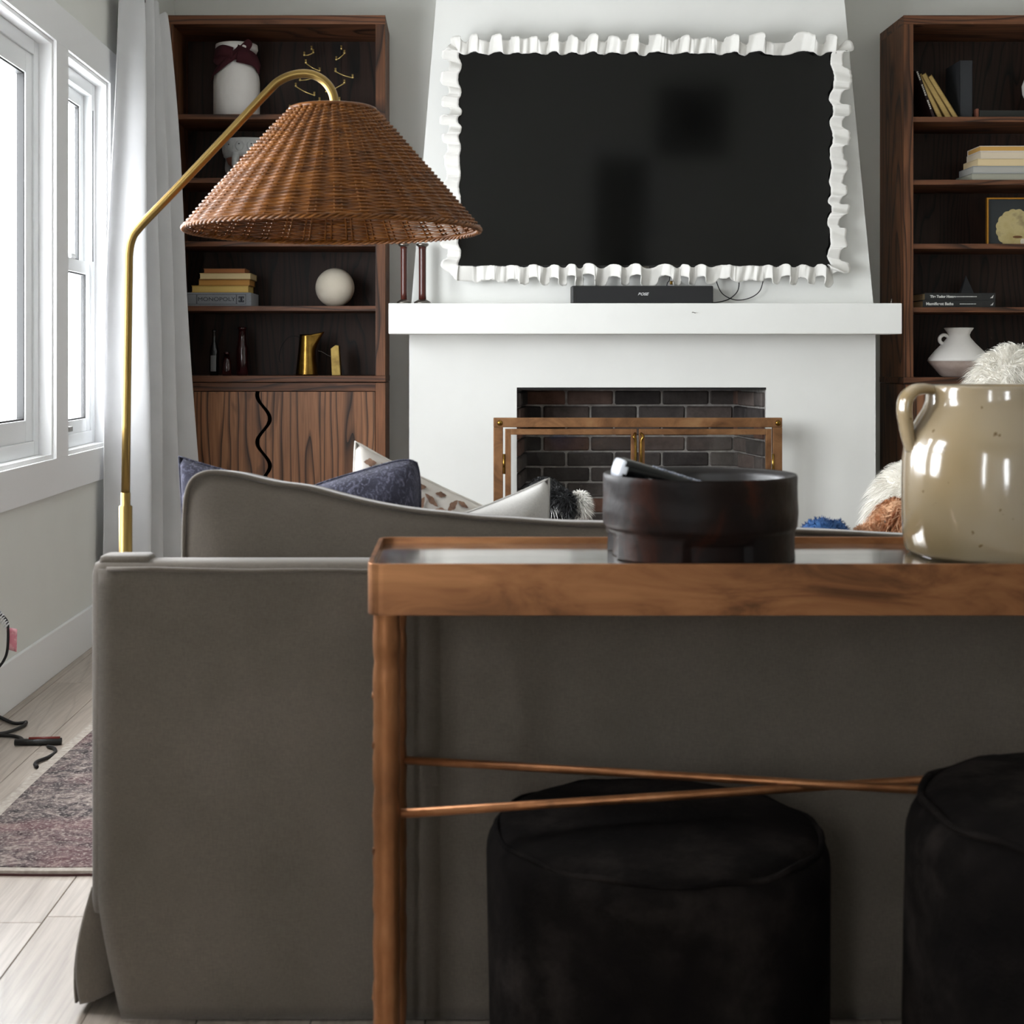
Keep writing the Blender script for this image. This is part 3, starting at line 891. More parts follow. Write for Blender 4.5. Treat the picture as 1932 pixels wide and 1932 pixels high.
# the tail sweeping down the left of the shoulder and the loops on the neck
pts = smooth_path([jp(-1.25, .93, .80), jp(-1.45, .84, .90), jp(-1.75, .77, .92), jp(-2.1, .68, 1.0), jp(-2.5, .60, 1.07), jp(-2.75, .53, 1.09)], 6)
strip('ribbon_tail', pts, [(.006, 0, .035 - .022 * i / len(pts)) for i in range(len(pts))], 'ribbon', jar)
pts = smooth_path([jp(-1.4, .84, .9), jp(-.9, .80, .95), jp(-.5, .76, 1.0), jp(-.2, .66, 1.05)], 6)
strip('ribbon_tail', pts, [(.004, 0, .042 - .02 * i / len(pts)) for i in range(len(pts))], 'ribbon', jar)
pts = smooth_path([jp(-1.45, .84, .95), jp(-1.25, .93, 1.0), jp(-1.05, .98, .95), jp(-.85, .93, .95), jp(-1.0, .84, .92)], 6)
strip('ribbon_loop', pts, [(.018, -.004, .016)] * len(pts), 'ribbon', jar)
pts = smooth_path([jp(-1.6, .84, .95), jp(-2.1, .88, 1.0), jp(-2.6, .84, 1.02), jp(-2.3, .76, .98), jp(-1.7, .80, .93)], 6)
strip('ribbon_loop', pts, [(.004, 0, .026)] * len(pts), 'ribbon', jar)

def wire_tree(label, stem_px, top_py, segs):
    Yt = 6.97; cx = X(stem_px, Yt)
    t = thing('wire_tree', label, 'ornament', (cx, Yt, SHL[1]), 'gold wire trees on the top shelf')
    latheo('base', [(.035, SHL[1]), (.035, SHL[1] + .004), (.005, SHL[1] + .008)], cx, Yt, 'gold_wire', t, 20)
    tubeo('stem', [(cx, Yt, SHL[1] + .005), (cx, Yt, Z(top_py + 6, Yt))], .0013, 'black_iron', t, 6)
    cup = lambda x, z: lathe([(.001, z - .008), (.0055, z - .005), (.007, z), (.0045, z + .002), (.006, z + .013), (.0045, z + .013)], x, Yt, 10)
    v, f = cup(X(stem_px, Yt), Z(top_py + 4, Yt)); mesh('candle_cup', v, f, 'gold_wire', t, smooth=True)
    for (a, b, c, d) in segs:
        p0 = (X(a, Yt), Yt, Z(b, Yt)); p1 = (X(c, Yt), Yt, Z(d, Yt))
        mid = ((p0[0] + p1[0]) / 2, Yt - .01, (p0[2] + p1[2]) / 2 - .006)
        br = tubeo('branch', smooth_path([p0, mid, p1], 5), .0030, 'gold_wire', t, 6)
        for p in (p0, p1):
            v, f = cup(p[0], p[2] + .004); mesh('candle_cup', v, f, 'gold_wire', br, smooth=True)
wire_tree('gold wire candle tree on the top shelf, nearer the white jar', 588, 88, [(574, 104.5, 591, 99.8), (577, 119, 603, 134), (566, 152, 596, 145), (558, 163, 593, 180), (547, 204.5, 603, 190.7)])
wire_tree('gold wire candle tree on the top shelf, farther from the white jar', 644, 87, [(634.5, 113, 650, 101), (633, 135, 665.5, 147), (615.5, 173.6, 650, 157), (640.5, 190, 678.6, 202)])

# footed bowl on the second shelf
Yb = 6.92; sb_ = Yb / FP; bx0 = X(470, Yb); z0 = SHL[2]
fb = thing('footed_bowl', 'pale cut-out footed bowl on the second shelf, half hidden by the wicker shade', 'bowl', (bx0, Yb, z0))
Rb = 50 * sb_; Hb = Z(266, Yb) - z0
latheo('bowl_belly', [(.02, z0 + Hb * .28), (Rb * .5, z0 + Hb * .3), (Rb * .78, z0 + Hb * .42), (Rb * .88, z0 + Hb * .58), (Rb * .9, z0 + Hb * .7), (Rb * .84, z0 + Hb * .7)], bx0, Yb, 'terracotta', fb, 40)
greyc = speckled('grey_glaze', [(.3, '#8d8f8e'), (.7, '#b4b5b2')], 20, rough=.6)
latheo('rim_band', [(Rb * .86, z0 + Hb * .55), (Rb * .95, z0 + Hb * .6), (Rb, z0 + Hb * .98), (Rb * .97, z0 + Hb), (Rb * .9, z0 + Hb * .98), (Rb * .86, z0 + Hb * .62)], bx0, Yb, greyc, fb, 40, False)
for i in range(14):
    a = 2 * PI * i / 14
    c = (bx0 + Rb * .98 * math.cos(a), Yb + Rb * .98 * math.sin(a), z0 + Hb * .80)
    v, f = ellipsoid(c, (.004, .021, .026), Matrix.Rotation(a, 3, 'Z'), 12, 8); mesh('petal', v, f, greyc, fb, smooth=True)
    c = (bx0 + Rb * 1.03 * math.cos(a), Yb + Rb * 1.03 * math.sin(a), z0 + Hb * .84)
    v, f = ellipsoid(c, (.003, .003, .003), None, 8, 6); mesh('dot', v, f, 'black_plastic', fb, smooth=True)
for i in range(4):
    a = PI / 4 + PI / 2 * i + .35
    c, s_ = math.cos(a), math.sin(a)
    tubeo('foot', smooth_path([(bx0 + c * Rb * .86, Yb + s_ * Rb * .86, z0 + Hb * .62), (bx0 + c * Rb * .95, Yb + s_ * Rb * .95, z0 + Hb * .35), (bx0 + c * Rb * .84, Yb + s_ * Rb * .84, z0 + Hb * .16), (bx0 + c * Rb * .95, Yb + s_ * Rb * .95, z0 + .008)], 5), [.022, .02, .018, .017, .016, .015, .014, .013, .013, .013, .013, .013, .014, .015, .016, .014], greyc, fb, 10)

# stack with the box-book, fourth shelf
z0 = SHL[4]; Ym = 6.80
mb = thing('game_box', 'grey bookshelf game box with a printed spine, under the yellow books', 'box', (X(412, Ym), Ym + .12, z0))
zt_ = z0 + 26 * Ym / FP
linen = fabric('grey_linen_box', '#7d8084', '#8d9094')
gx0, gx1 = X(347, Ym), X(469, Ym)
box('case', gx0, gx1 + .012, Ym, Ym + .25, z0, zt_, linen, mb, bevel=.003)
ink = plain('navy_ink', '#23262f', .7)
yk = Ym - .0006; zc = (z0 + zt_) / 2
gb = lambda a, b, c, d: bxv(X(a, Ym), X(b, Ym), yk, Ym + .001, c, d)
zz0, zz1 = z0 + .009, zt_ - .009
L = []
for a, b in ((353, 371), (371.5, 446), (446.5, 464)):
    L += [gb(a, b, zz0, zz0 + .0016), gb(a, b, zz1 - .0016, zz1), gb(a, a + .7, zz0, zz1), gb(b - .7, b, zz0, zz1)]
v, f = merge(L); mesh('spine_border', v, f, ink, mb)
text('spine_title', 'MONOPOLY', .0255, (X(408.5, Ym), yk, zc), ink, mb, sx=1.25)
v, f = merge([gb(450, 460.5, zc + .009, zc + .014), gb(450, 460.5, zc - .014, zc - .009), gb(453, 457.5, zc - .011, zc + .011), gb(450, 452, zc + .003, zc + .014), gb(458.5, 460.5, zc + .003, zc + .014), gb(450, 452, zc - .014, zc - .003), gb(458.5, 460.5, zc - .014, zc - .003)])
mesh('spine_emblem', v, f, ink, mb)
z = zt_
cv = lambda n, c: plain(n, c, .6)
for i, (a, b, h, pc, cc, lab) in enumerate([
        (361, 469, 13.2, '#c7a860', '#a8842f', 'widest yellow-paged book lying directly on the grey game box'),
        (373, 471, 11.6, '#b98743', '#8a5a22', 'orange-tan book second from bottom of the yellow book pile'),
        (376, 473, 11.4, '#cbb68a', '#b59a63', 'cream-paged book under the small topmost brown book'),
        (383, 462, 8.8, '#9c6236', '#7a4a26', 'small brown book topmost of the yellow book pile')]):
    hh = h * Ym / FP
    book('book', lab, X(a, Ym), X(b, Ym), Ym + .004 + .01 * (i % 2), Ym + .16 + .02 * (i % 3), z, z + hh, cv('cover_yellow%d' % i, cc), speckled('pages_yellow%d' % i, [(.3, pc), (.7, pc)], 50, rough=.8), 'y1', 'books piled on the game box')
    z += hh + .0004
# cream ball
rb = 36.8 * 6.93 / FP
v, f = ellipsoid((X(632, 6.93), 6.93, z0 + rb), (rb, rb, rb), None, 48, 28)
tag(mesh('decorative_ball', v, f, 'sphere', smooth=True), 'matte cream ball on the shelf beside the book pile', 'ball')

# bottles, pitcher and brass block on the deck
z0 = SHL[5]
def bottle(label, cxp, Y_, w, bot, neck_w, top, shoulder, mat, lbl=None):
    cx = X(cxp, Y_); s = Y_ / FP; zt2 = Z(top, Y_); zs = Z(shoulder, Y_)
    t = thing('bottle', label, 'bottle', (cx, Y_, z0), 'dark bottles on the bookcase deck')
    latheo('glass_body', [(w * s * .9, z0), (w * s, z0 + .006), (w * s, zs - .02), (w * s * .8, zs), (neck_w * s, zs + .03), (neck_w * s, zt2 - .012), (neck_w * s * 1.2, zt2 - .01), (neck_w * s * 1.2, zt2)], cx, Y_, mat, t, 28)
    if lbl:
        v, f = grid(lambda u, vv: (cx + (w * s + .0006) * math.cos(-2.2 + 1.2 * u), Y_ + (w * s + .0006) * math.sin(-2.2 + 1.2 * u), z0 + .02 + vv * (zs - z0 - .06)), 12, 2)
        mesh('paper_label', v, f, plain('bottle_label', lbl, .7), t)
bottle('slim black bottle with a pale label, beside the curtain on the deck', 404, 6.9, 9, 703, 3.3, 622, 655, 'iron_glass', '#6a6a68')
bottle('small squat dark bottle between the two taller bottles', 428, 6.87, 9, 703, 4.5, 664, 680, 'red_glass')
bottle('tall dark red bottle nearest the brass pitcher', 457, 6.95, 11, 703, 7, 617, 650, 'red_glass')
Yp = 6.9; sp = Yp / FP; pcx = X(579, Yp)
pt = thing('pitcher', 'tall brass pitcher with a thin dark handle', 'pitcher', (pcx, Yp, z0))
zp = Z(631, Yp)
def pit(u, vv):
    a = 2 * PI * u
    r = (21.5 - 8.5 * vv ** .8) * sp
    z = z0 + (zp - z0) * vv
    k = max(0, math.cos(a)) ** 6 * max(0, (vv - .55) / .45) ** 1.6
    r2 = r + 20 * sp * k
    return (pcx + r2 * math.cos(a), Yp + r2 * math.sin(a) * (1 - .45 * k), z + 5 * sp * k)
v, f = grid(pit, 48, 24, True); f.append(tuple(range(48)))
mesh('body', v, f, 'brass_old', pt, smooth=True, solid=.002)
tubeo('handle', px_path([(566, 636), (553, 634), (541, 639), (531, 655), (527, 675), (530, 684)], Yp), .0022, 'black_iron', pt, 6)
bl = thing('brass_wedge', 'leaning brass block right of the brass pitcher', 'bookend', (X(634, Yp), Yp, z0))
v, f = extrude_y([(X(627, Yp), z0), (X(644, Yp), z0), (X(640, Yp), Z(652, Yp)), (X(634, Yp), Z(651, Yp)), (X(624.5, Yp), Z(658, Yp))], Yp - .03, Yp + .05)
mesh('block', v, f, speckled('dull_brass', [(.3, '#6a5428'), (.7, '#a58c4c')], 20, rough=.45, metal=.7), bl, bevel=.003)
tubeo('wire', px_path([(600, 662), (608, 664), (618, 670), (626, 673)], Yp - .03), .0012, 'steel', bl, 6)

# --- right bookcase contents
z0 = SHR[1]; Yr = 6.84
def leaning_book(label, xb, lean, th, h, cover, pages, depth=.17, lettered=False, spine_front=False):
    t = thing('book', label, 'book', (xb, Yr, z0), 'books leaning in the upper corner of the shelf')
    # built upright at its lower right corner, then leaned to the left
    ct = .0022
    def tr(p):
        x_, y_, z_ = p
        return (xb + x_ * math.cos(lean) - z_ * math.sin(lean), Yr + y_, z0 + .0005 + th * math.sin(lean) * 0 + x_ * math.sin(lean) + z_ * math.cos(lean) + th * math.sin(lean))
    def bb(name, lst, mat):
        v, f = merge([bxv(*b) for b in lst]); return mesh(name, [tr(p) for p in v], f, mat, t)
    lst = [(-th, -th + ct, 0, depth, 0, h), (-ct, 0, 0, depth, 0, h)]
    lst.append((-th, 0, 0, ct, 0, h) if spine_front else (-th, 0, depth - ct, depth, 0, h))
    bb('cover', lst, cover)
    bb('page_block', [(-th + ct, -ct, .003 if not spine_front else ct, depth - .004, .003, h - .003)], pages)
    if lettered:
        L_ = []
        q = .05
        for i in range(16):
            w_ = random.choice((.006, .009, .007)); 
            if i in (5, 11): q += .02
            L_.append((-th * .75, -th * .3, -.0006, .0005, q, q + w_)); q += w_ + .0025
        bb('spine_lettering', L_, plain('white_ink', '#c9c5bd', .7))
    return t
tanp = speckled('tan_pages', [(.3, '#a98d52'), (.7, '#bba167')], 60, (.2, .2, 3), rough=.85)
maroon = plain('maroon_cloth', '#22080a', .7); tancl = plain('tan_cloth', '#7d6233', .7)
ln = math.radians(25)
leaning_book('dark maroon book with white lettering leaning against the bookcase side', X(1766, Yr), math.radians(20), .016, .25, maroon, tanp, lettered=True, spine_front=True)
leaning_book('tan book leaning directly on the dark maroon book', X(1779, Yr), math.radians(26), .022, .235, tancl, tanp)
leaning_book('tan book in the middle of the leaning row', X(1795, Yr), math.radians(30), .026, .245, tancl, tanp)
leaning_book('tan book leaning outermost, beside the dark grey album', X(1808, Yr), math.radians(32), .022, .24, tancl, tanp)
al_ = thing('album', 'thick dark grey album standing upright on the top right shelf', 'book', (X(1824, 6.86), 6.95, z0))
gcl = plain('charcoal_cloth', '#2b2d30', .8)
a0, a1 = X(1811, 6.87), X(1835, 6.87)
boxes('cover', [(a0, a0 + .003, 6.87, 7.07, z0, Z(114, 6.87)), (a1 - .003, a1, 6.87, 7.07, z0, Z(114, 6.87)), (a0, a1, 6.87, 6.873, z0, Z(114, 6.87))], gcl, al_, bevel=.001)
box('page_block', a0 + .003, a1 - .003, 6.873, 7.06, z0 + .004, Z(114, 6.87) - .004, 'pages', al_)
lb = thing('low_box', 'low dark flat box lying beside the grey album', 'box', (X(1900, 6.88), 6.95, z0))
box('tray', X(1848, 6.86), X(1975, 6.86), 6.86, 7.05, z0, Z(208, 6.86), plain('dark_box', '#22231f', .7), lb, bevel=.003)
box('end_tab', X(1842, 6.86), X(1846.5, 6.86), 6.86, 6.9, z0, Z(205, 6.86), 'terracotta', lb, bevel=.001)
wvx = X(1964, 6.97); 
wv_ = thing('white_vase', 'white rounded vase at the photo edge on the top right shelf', 'vase', (wvx, 6.97, Z(208, 6.86)))
zb_ = Z(208, 6.86)
latheo('body', [(.03, zb_), (.05, zb_ + .02), (.085, zb_ + .10), (.088, zb_ + .14), (.07, zb_ + .19), (.035, zb_ + .22), (.04, zb_ + .24), (.03, zb_ + .24)], wvx, 6.97, 'vase_white', wv_, 36)

z0 = SHR[2]; Y2 = 6.80; z = z0
bk = [(1832.6, 14.2, '#a3a293', '#8f9088', 'pale grey book at the bottom of the shelf book stack', .012), (1837, 13.5, '#aaa9a2', '#9a9da0', 'blue-grey covered book second from bottom of the shelf stack', -.02),
      (1844.7, 14, '#d8c39a', '#c9b68d', 'cream-paged book in the middle of the shelf stack', 0), (1850, 13.4, '#d6c8b0', '#cfc4b8', 'ivory book second from the top of the shelf stack', .006), (1850, 10.4, '#c69a52', '#d9d2c8', 'thin tan-paged book topmost of the shelf stack', -.004)]
for i, (a, h, pc, cc, lab, rz) in enumerate(bk):
    hh = h * Y2 / FP
    book('book', lab, X(a, Y2), X(a, Y2) + .29 - .012 * i, Y2 + .002 * i, Y2 + .21 - .008 * i, z, z + hh, cv('cover_pale%d' % i, cc), speckled('pages_pale%d' % i, [(.3, pc), (.7, pc)], 50, rough=.8), 'y1', 'books stacked flat on the right shelf', rotz=rz)
    z += hh + .0005

# framed silhouette
z0 = SHR[3]; Y3 = 6.87
pf = thing('picture_frame', 'thin gilt frame holding a scalloped cream cutout on dark mat', 'picture', (X(1930, Y3), Y3, z0))
p0, p1, pz = X(1861, Y3), X(1861, Y3) + .36, Z(373, Y3)
gilt = plain('thin_gilt', '#a8752a', .35, .8)
w = .008
boxes('moulding', frame_boxes('y', p0, p1, z0, pz, w, Y3 - .008, Y3 + .012), gilt, pf, bevel=.001)
box('dark_mat', p0 + w, p1 - w, Y3 + .004, Y3 + .010, z0 + w, pz - w, plain('slate_mat', '#23282a', .6), pf)
ccx, ccz, rr = X(1917, Y3), Z(432, Y3), 36 * Y3 / FP
out = []
for i in range(96):
    a = 2 * PI * i / 96
    r = rr * (1 + .06 * abs(math.sin(a * 8)))
    out.append((ccx + r * math.cos(a), max(ccz + r * math.sin(a), z0 + w + .001)))
v, f = extrude_y(out, Y3 + .001, Y3 + .004)
mesh('scalloped_paper', v, f, speckled('aged_paper', [(.3, '#a8975f'), (.55, '#b9aa7a'), (.7, '#8d7f5c')], 14, rough=.9), pf)
for (cx_, cz_, rx_, rz_, cl) in ((1920, 447, 9, 2.5, '#6d4a2c'), (1930, 456, 5, 6, '#cfc6b4')):
    v, f = ellipsoid((X(cx_, Y3), Y3 + .001, Z(cz_, Y3)), (rx_ * Y3 / FP, .0012, rz_ * Y3 / FP), None, 20, 10)
    mesh('ink_mark', v, f, plain('ink_mark', cl, .9), pf, smooth=True)

# black books on the fourth shelf
z0 = SHR[4]; Y4 = 6.80; h4 = 13.6 * Y4 / FP
blackc = plain('black_jacket', '#0e0f10', .45); wink = plain('white_print', '#d8d8d4', .6)
for i, (a, b, ttl, lab) in enumerate(((1741, 1878, 'Magnificent Baths', 'black book with white spine title, lower of two on the shelf'), (1745, 1878, 'The Tudor Home', 'black book with white spine title, upper of two on the shelf'))):
    zz = z0 + i * (h4 + .0005)
    t = book('book', lab, X(a, Y4), X(b, Y4), Y4, Y4 + .22, zz, zz + h4, blackc, 'pages', 'y0', 'black books on the fourth right shelf')
    text('spine_title', ttl, .0165 if i else .0185, (X(1755 if i else 1747, Y4), Y4 - .0006, zz + h4 / 2), wink, t, align='LEFT', bold=.0006)
    n_ = 22 if i else 16
    xs = X(1801 if i else 1811, Y4)
    boxes('spine_subtitle', [(xs + k_ * .0049, xs + k_ * .0049 + random.uniform(.002, .0042), Y4 - .0006, Y4 + .0005, zz + h4 / 2 - .0022, zz + h4 / 2 + .002) for k_ in range(n_)], wink, t)
    v, f = extrude_y([(X(1868, Y4), zz + h4 * .3), (X(1873, Y4), zz + h4 * .3), (X(1874.5, Y4), zz + h4 * .72), (X(1871, Y4), zz + h4 * .45)], Y4 - .0006, Y4 + .0005)
    mesh('spine_mark', v, f, wink, t)
pyx = X(1832, 7.0)
pyr = thing('pyramid', 'faint dark grey pyramid behind the two black books', 'ornament', (pyx, 7.05, z0))
v = [(pyx - .06, 7.03, z0), (pyx + .06, 7.03, z0), (pyx + .06, 7.11, z0), (pyx - .06, 7.11, z0), (pyx, 7.07, Z(518, 7.05))]
mesh('block', v, [(0, 1, 4), (1, 2, 4), (2, 3, 4), (3, 0, 4), (3, 2, 1, 0)], plain('slate', '#2e3033', .6), pyr, bevel=.002)

# white handled vase on the deck
z0 = SHR[5]; Yv = 6.86; sv = Yv / FP; vx = X(1809, Yv)
vz = lambda py: Z(py, Yv)
dv = thing('handled_vase', 'white flared-neck vase with bare brown base on the right bookcase deck', 'vase', (vx, Yv, z0))
latheo('glazed_body', [(57 * sv, vz(681)), (55 * sv, vz(676)), (44 * sv, vz(662)), (30 * sv, vz(648)), (21 * sv, vz(637)), (19.5 * sv, vz(632)), (22 * sv, vz(626)), (27 * sv, vz(619)), (25.5 * sv, vz(618.5)), (18 * sv, vz(630))], vx, Yv, 'vase_white', dv, 48)
latheo('bare_base', [(28 * sv, z0), (34 * sv, vz(708)), (46 * sv, vz(694)), (57.2 * sv, vz(681))], vx, Yv, speckled('raw_clay', [(.3, '#8d7a70'), (.7, '#a99990')], 12, rough=.85), dv, 48)
tubeo('handle', px_path([(1790, 636), (1781, 632), (1774, 636), (1773, 643), (1778, 648), (1787, 648)], Yv), .0085, 'vase_white', dv, 10)

# ------------------------------------------------------------------ curtain
cur = thing('curtain', 'white linen curtain panel hanging bunched at the window corner', 'curtain', (-1.33, 6.15, 0))
CZ = 2.665
def cfn(u, v):
    t = v ** .8
    y0 = 5.80 - .24 * t; y1 = 6.50 + .02 * t
    amp = .030 + .052 * t + .01 * math.sin(5 * u + 3 * v)
    xc = -1.352 + .035 * t
    p = -PI / 2 + u * 2 * PI * 3.5 + u * .35 * math.sin(4 * v + u * 3)
    w = math.sin(p)
    w = math.copysign(abs(w) ** .75, w)
    y = y0 + (y1 - y0) * u + .02 * math.cos(p) * (1 - .3 * v)
    x = xc + amp * w + .055 * t * u * u + .006 * math.sin(9 * v + 6 * u)
    return (max(x, -1.408), y, CZ - v * (CZ - .02) + .006 * math.sin(3 * p) * (1 - v) + .012 * max(0, w) * (1 - v))
v, f = grid(cfn, 150, 40)
mesh('panel', v, f, 'curtain', cur, smooth=True, solid=.003)
rod = thing('curtain_rod', 'black iron curtain rod above the windows, behind the curtain top', 'curtain rod', (-1.335, 4.4, 2.65))
tubeo('rod', [(-1.352, 2.25, 2.62), (-1.352, 6.04, 2.62)], .014, 'black_iron', rod, 12)
v, f = ellipsoid((-1.352, 6.05, 2.62), (.018, .018, .018)); mesh('finial', v, f, 'black_iron', rod, smooth=True)
for yy in (2.5, 4.2, 5.7): box('bracket', -1.43, -1.352, yy - .008, yy + .008, 2.60, 2.615, 'black_iron', rod)

# ------------------------------------------------------------------ rug
rx0, rx1, ry0, ry1 = -1.12, 2.5, 3.06, 5.75
rug = thing('area_rug', 'distressed grey and rose patterned rug under the sofa', 'rug', ((rx0 + rx1) / 2, (ry0 + ry1) / 2, 0))
def rg(x0, x1, y0, y1, z0, z1):
    def wob(x_, y_): return (x_ + .012 * math.sin(y_ * 3.1), y_ + .006 * math.sin(x_ * 9))
    V, F = grid(lambda u, v: (*wob(x0 + (x1 - x0) * u, y0 + (y1 - y0) * v), z1), 40, 30)
    n = len(V); V2 = [(a, b, z0) for a, b, c in V]
    E = [tuple(q) for q in F] + [tuple(i + n for i in q[::-1]) for q in F]
    w = 41
    ring = list(range(0, w)) + [w * j + 40 for j in range(1, 31)] + [w * 30 + i for i in range(39, -1, -1)] + [w * j for j in range(29, 0, -1)]
    for i in range(len(ring)):
        a, b = ring[i], ring[(i + 1) % len(ring)]
        E.append((a, b, b + n, a + n))
    return V + V2, E
v, f = rg(rx0 + .03, rx1 - .03, ry0 + .02, ry1 - .02, .004, .0125); mesh('pile', v, f, 'rug', rug)
v, f = rg(rx0, rx1, ry0, ry1, .003, .0105); mesh('binding', v, f, 'rug_edge', rug)
v, f = rg(rx0 + .006, rx1 - .006, ry0 - .004, ry1 - .006, .0005, .004); mesh('backing', v, f, 'rug_under', rug)

# ------------------------------------------------------------------ sofa
YA = 2.385
sofa = thing('sofa', 'taupe linen slipcovered sofa seen from behind, with a long slumped back cushion', 'sofa', (.57, 2.86, 0))
SX0, SX1 = X(168, YA), 1.78
ZT = Z(1060, YA)
box('back_panel', SX0, SX1, YA, YA + .075, .17, ZT, 'sofa', sofa, bevel=.022, smooth=True)
for a, b in ((SX0, SX0 + .105), (SX1 - .105, SX1)):
    v, f = bxv(a, b, YA + .06, YA + .95, .12, .60); mesh('arm', v, f, 'sofa', sofa, bevel=.025, smooth=True)
box('seat_base', SX0 + .10, SX1 - .10, YA + .11, YA + .93, .12, .33, 'sofa', sofa, bevel=.01)
xm = (SX0 + SX1) / 2
for a, b in ((SX0 + .108, xm - .002), (xm + .002, SX1 - .108)):
    box('seat_cushion', a, b, YA + .125, YA + .96, .33, .475, 'sofa', sofa, bevel=.03, smooth=True)
for a in (SX0 + .08, SX1 - .08):
    for b in (YA + .09, YA + .86): box('foot', a - .025, a + .025, b - .025, b + .025, .014 if b > 3 else 0, .13, plain('dark_foot', '#1d1511', .5), sofa, bevel=.004)
# back skirt with an open pleat at its left end
def sk(u, v):
    z = (ZT - .016) * (1 - v) + .004
    e = SX0 + .016 + .040 * max(0, (.2 - z) / .2) ** 1.2
    return (e + (SX1 - .016 - e) * u, YA - .002 - .004 * max(0, .25 - z) - .0012 * math.sin(u * 34 + 4 * z) * max(0, .6 - z), z)
v, f = grid(sk, 80, 30); mesh('back_skirt', v, f, 'sofa', sofa, smooth=True, solid=.003)
pl = lambda u, v: (SX0 + .003 - (1 - u) * (.036 * math.sin(PI * min(1, v * .62 + .02)) + .004 * v) + u * (.028 * v + .002) - .012 * v * v * (1 - u) * -.9, YA + .03 + .012 * u * v - .01 * math.sin(PI * u) * v, .21 - (.196 - .018 * u) * v)
v, f = grid(pl, 12, 14); mesh('corner_pleat', v, f, 'sofa', sofa, smooth=True, solid=.004)
sd = lambda u, v: (SX0 - .002 - .030 * math.sin(PI * min(1, v * .62)) * (1 - .6 * u), YA + .03 + .92 * u, .21 - .195 * v)
v, f = grid(sd, 20, 10); mesh('side_skirt', v, f, 'sofa', sofa, smooth=True, solid=.004)
# top seam piping
tubeo('piping', [(SX0 + .03, YA - .002, ZT - .012)] + [(SX0 + .03 + (SX1 - SX0 - .06) * i / 30, YA - .003, ZT - .012 - .004 * min(1, i / 6) + .0012 * math.sin(i * 1.7)) for i in range(1, 31)], .0038, 'sofa', sofa, 8)
# folded cover on the arm top, just behind the back
v, f = bxv(SX0 + .012, SX0 + .098, YA + .012, YA + .07, ZT - .02, ZT + .008); mesh('arm_cover', v, f, 'sofa', sofa, bevel=.009, smooth=True)
# back cushion
YC = 2.56
prof = [(346, 1060), (346, 1010), (348, 953), (352, 925), (360, 905), (376, 892), (402, 887), (450, 892.6), (516, 908), (581, 917), (646, 934), (711, 949), (776.5, 960), (842, 967), (907, 974), (972, 978), (1059, 984), (1137, 986), (1300, 991), (1503, 999), (1600, 1003), (1700, 1009), (1850, 1015), (2000, 1017), (2350, 1017)]
top = smooth_path([(X(a, YC), YC, Z(b + 5, YC)) for a, b in prof], 4)
th = .14
def cush(u, v):
    # u along the profile; v: 0 centre of the near face bottom .. edge .. far face
    i = min(int(u * (len(top) - 1)), len(top) - 2); tt = u * (len(top) - 1) - i
    p = top[i].lerp(top[i + 1], tt)
    c = Vector((max(p.x, -.30) if p.x < .4 else p.x * .93, YC, .50))
    if v < .5: k = v / .45; near = True
    k = min(v, 1 - v) / .44
    if v <= .44: q = c.lerp(p, k); y = YC + .004 - .02 * math.sin(PI * k) - .012 * (1 - k)
    elif v >= .56: q = c.lerp(p - Vector((0, 0, .011)), k); y = YC + th - .004 + .03 * math.sin(PI * k)
    else:
        m = (v - .44) / .12; q = p + (p - c).normalized() * .006 * math.sin(PI * m); y = YC + .004 + (th - .008) * m; q = q - Vector((0, 0, .011 * m))
    return (q.x, y, max(q.z, .48))
v, f = grid(cush, len(top) - 1, 36)
bc = mesh('back_cushion', v, f, 'sofa', sofa, smooth=True)
tubeo('piping', [(p.x, YC + .004, p.z + .001) for p in top], .0042, 'sofa', bc, 8)
tubeo('piping', [(p.x, YC + th - .004, p.z - .010) for p in top], .0042, 'sofa', bc, 8)

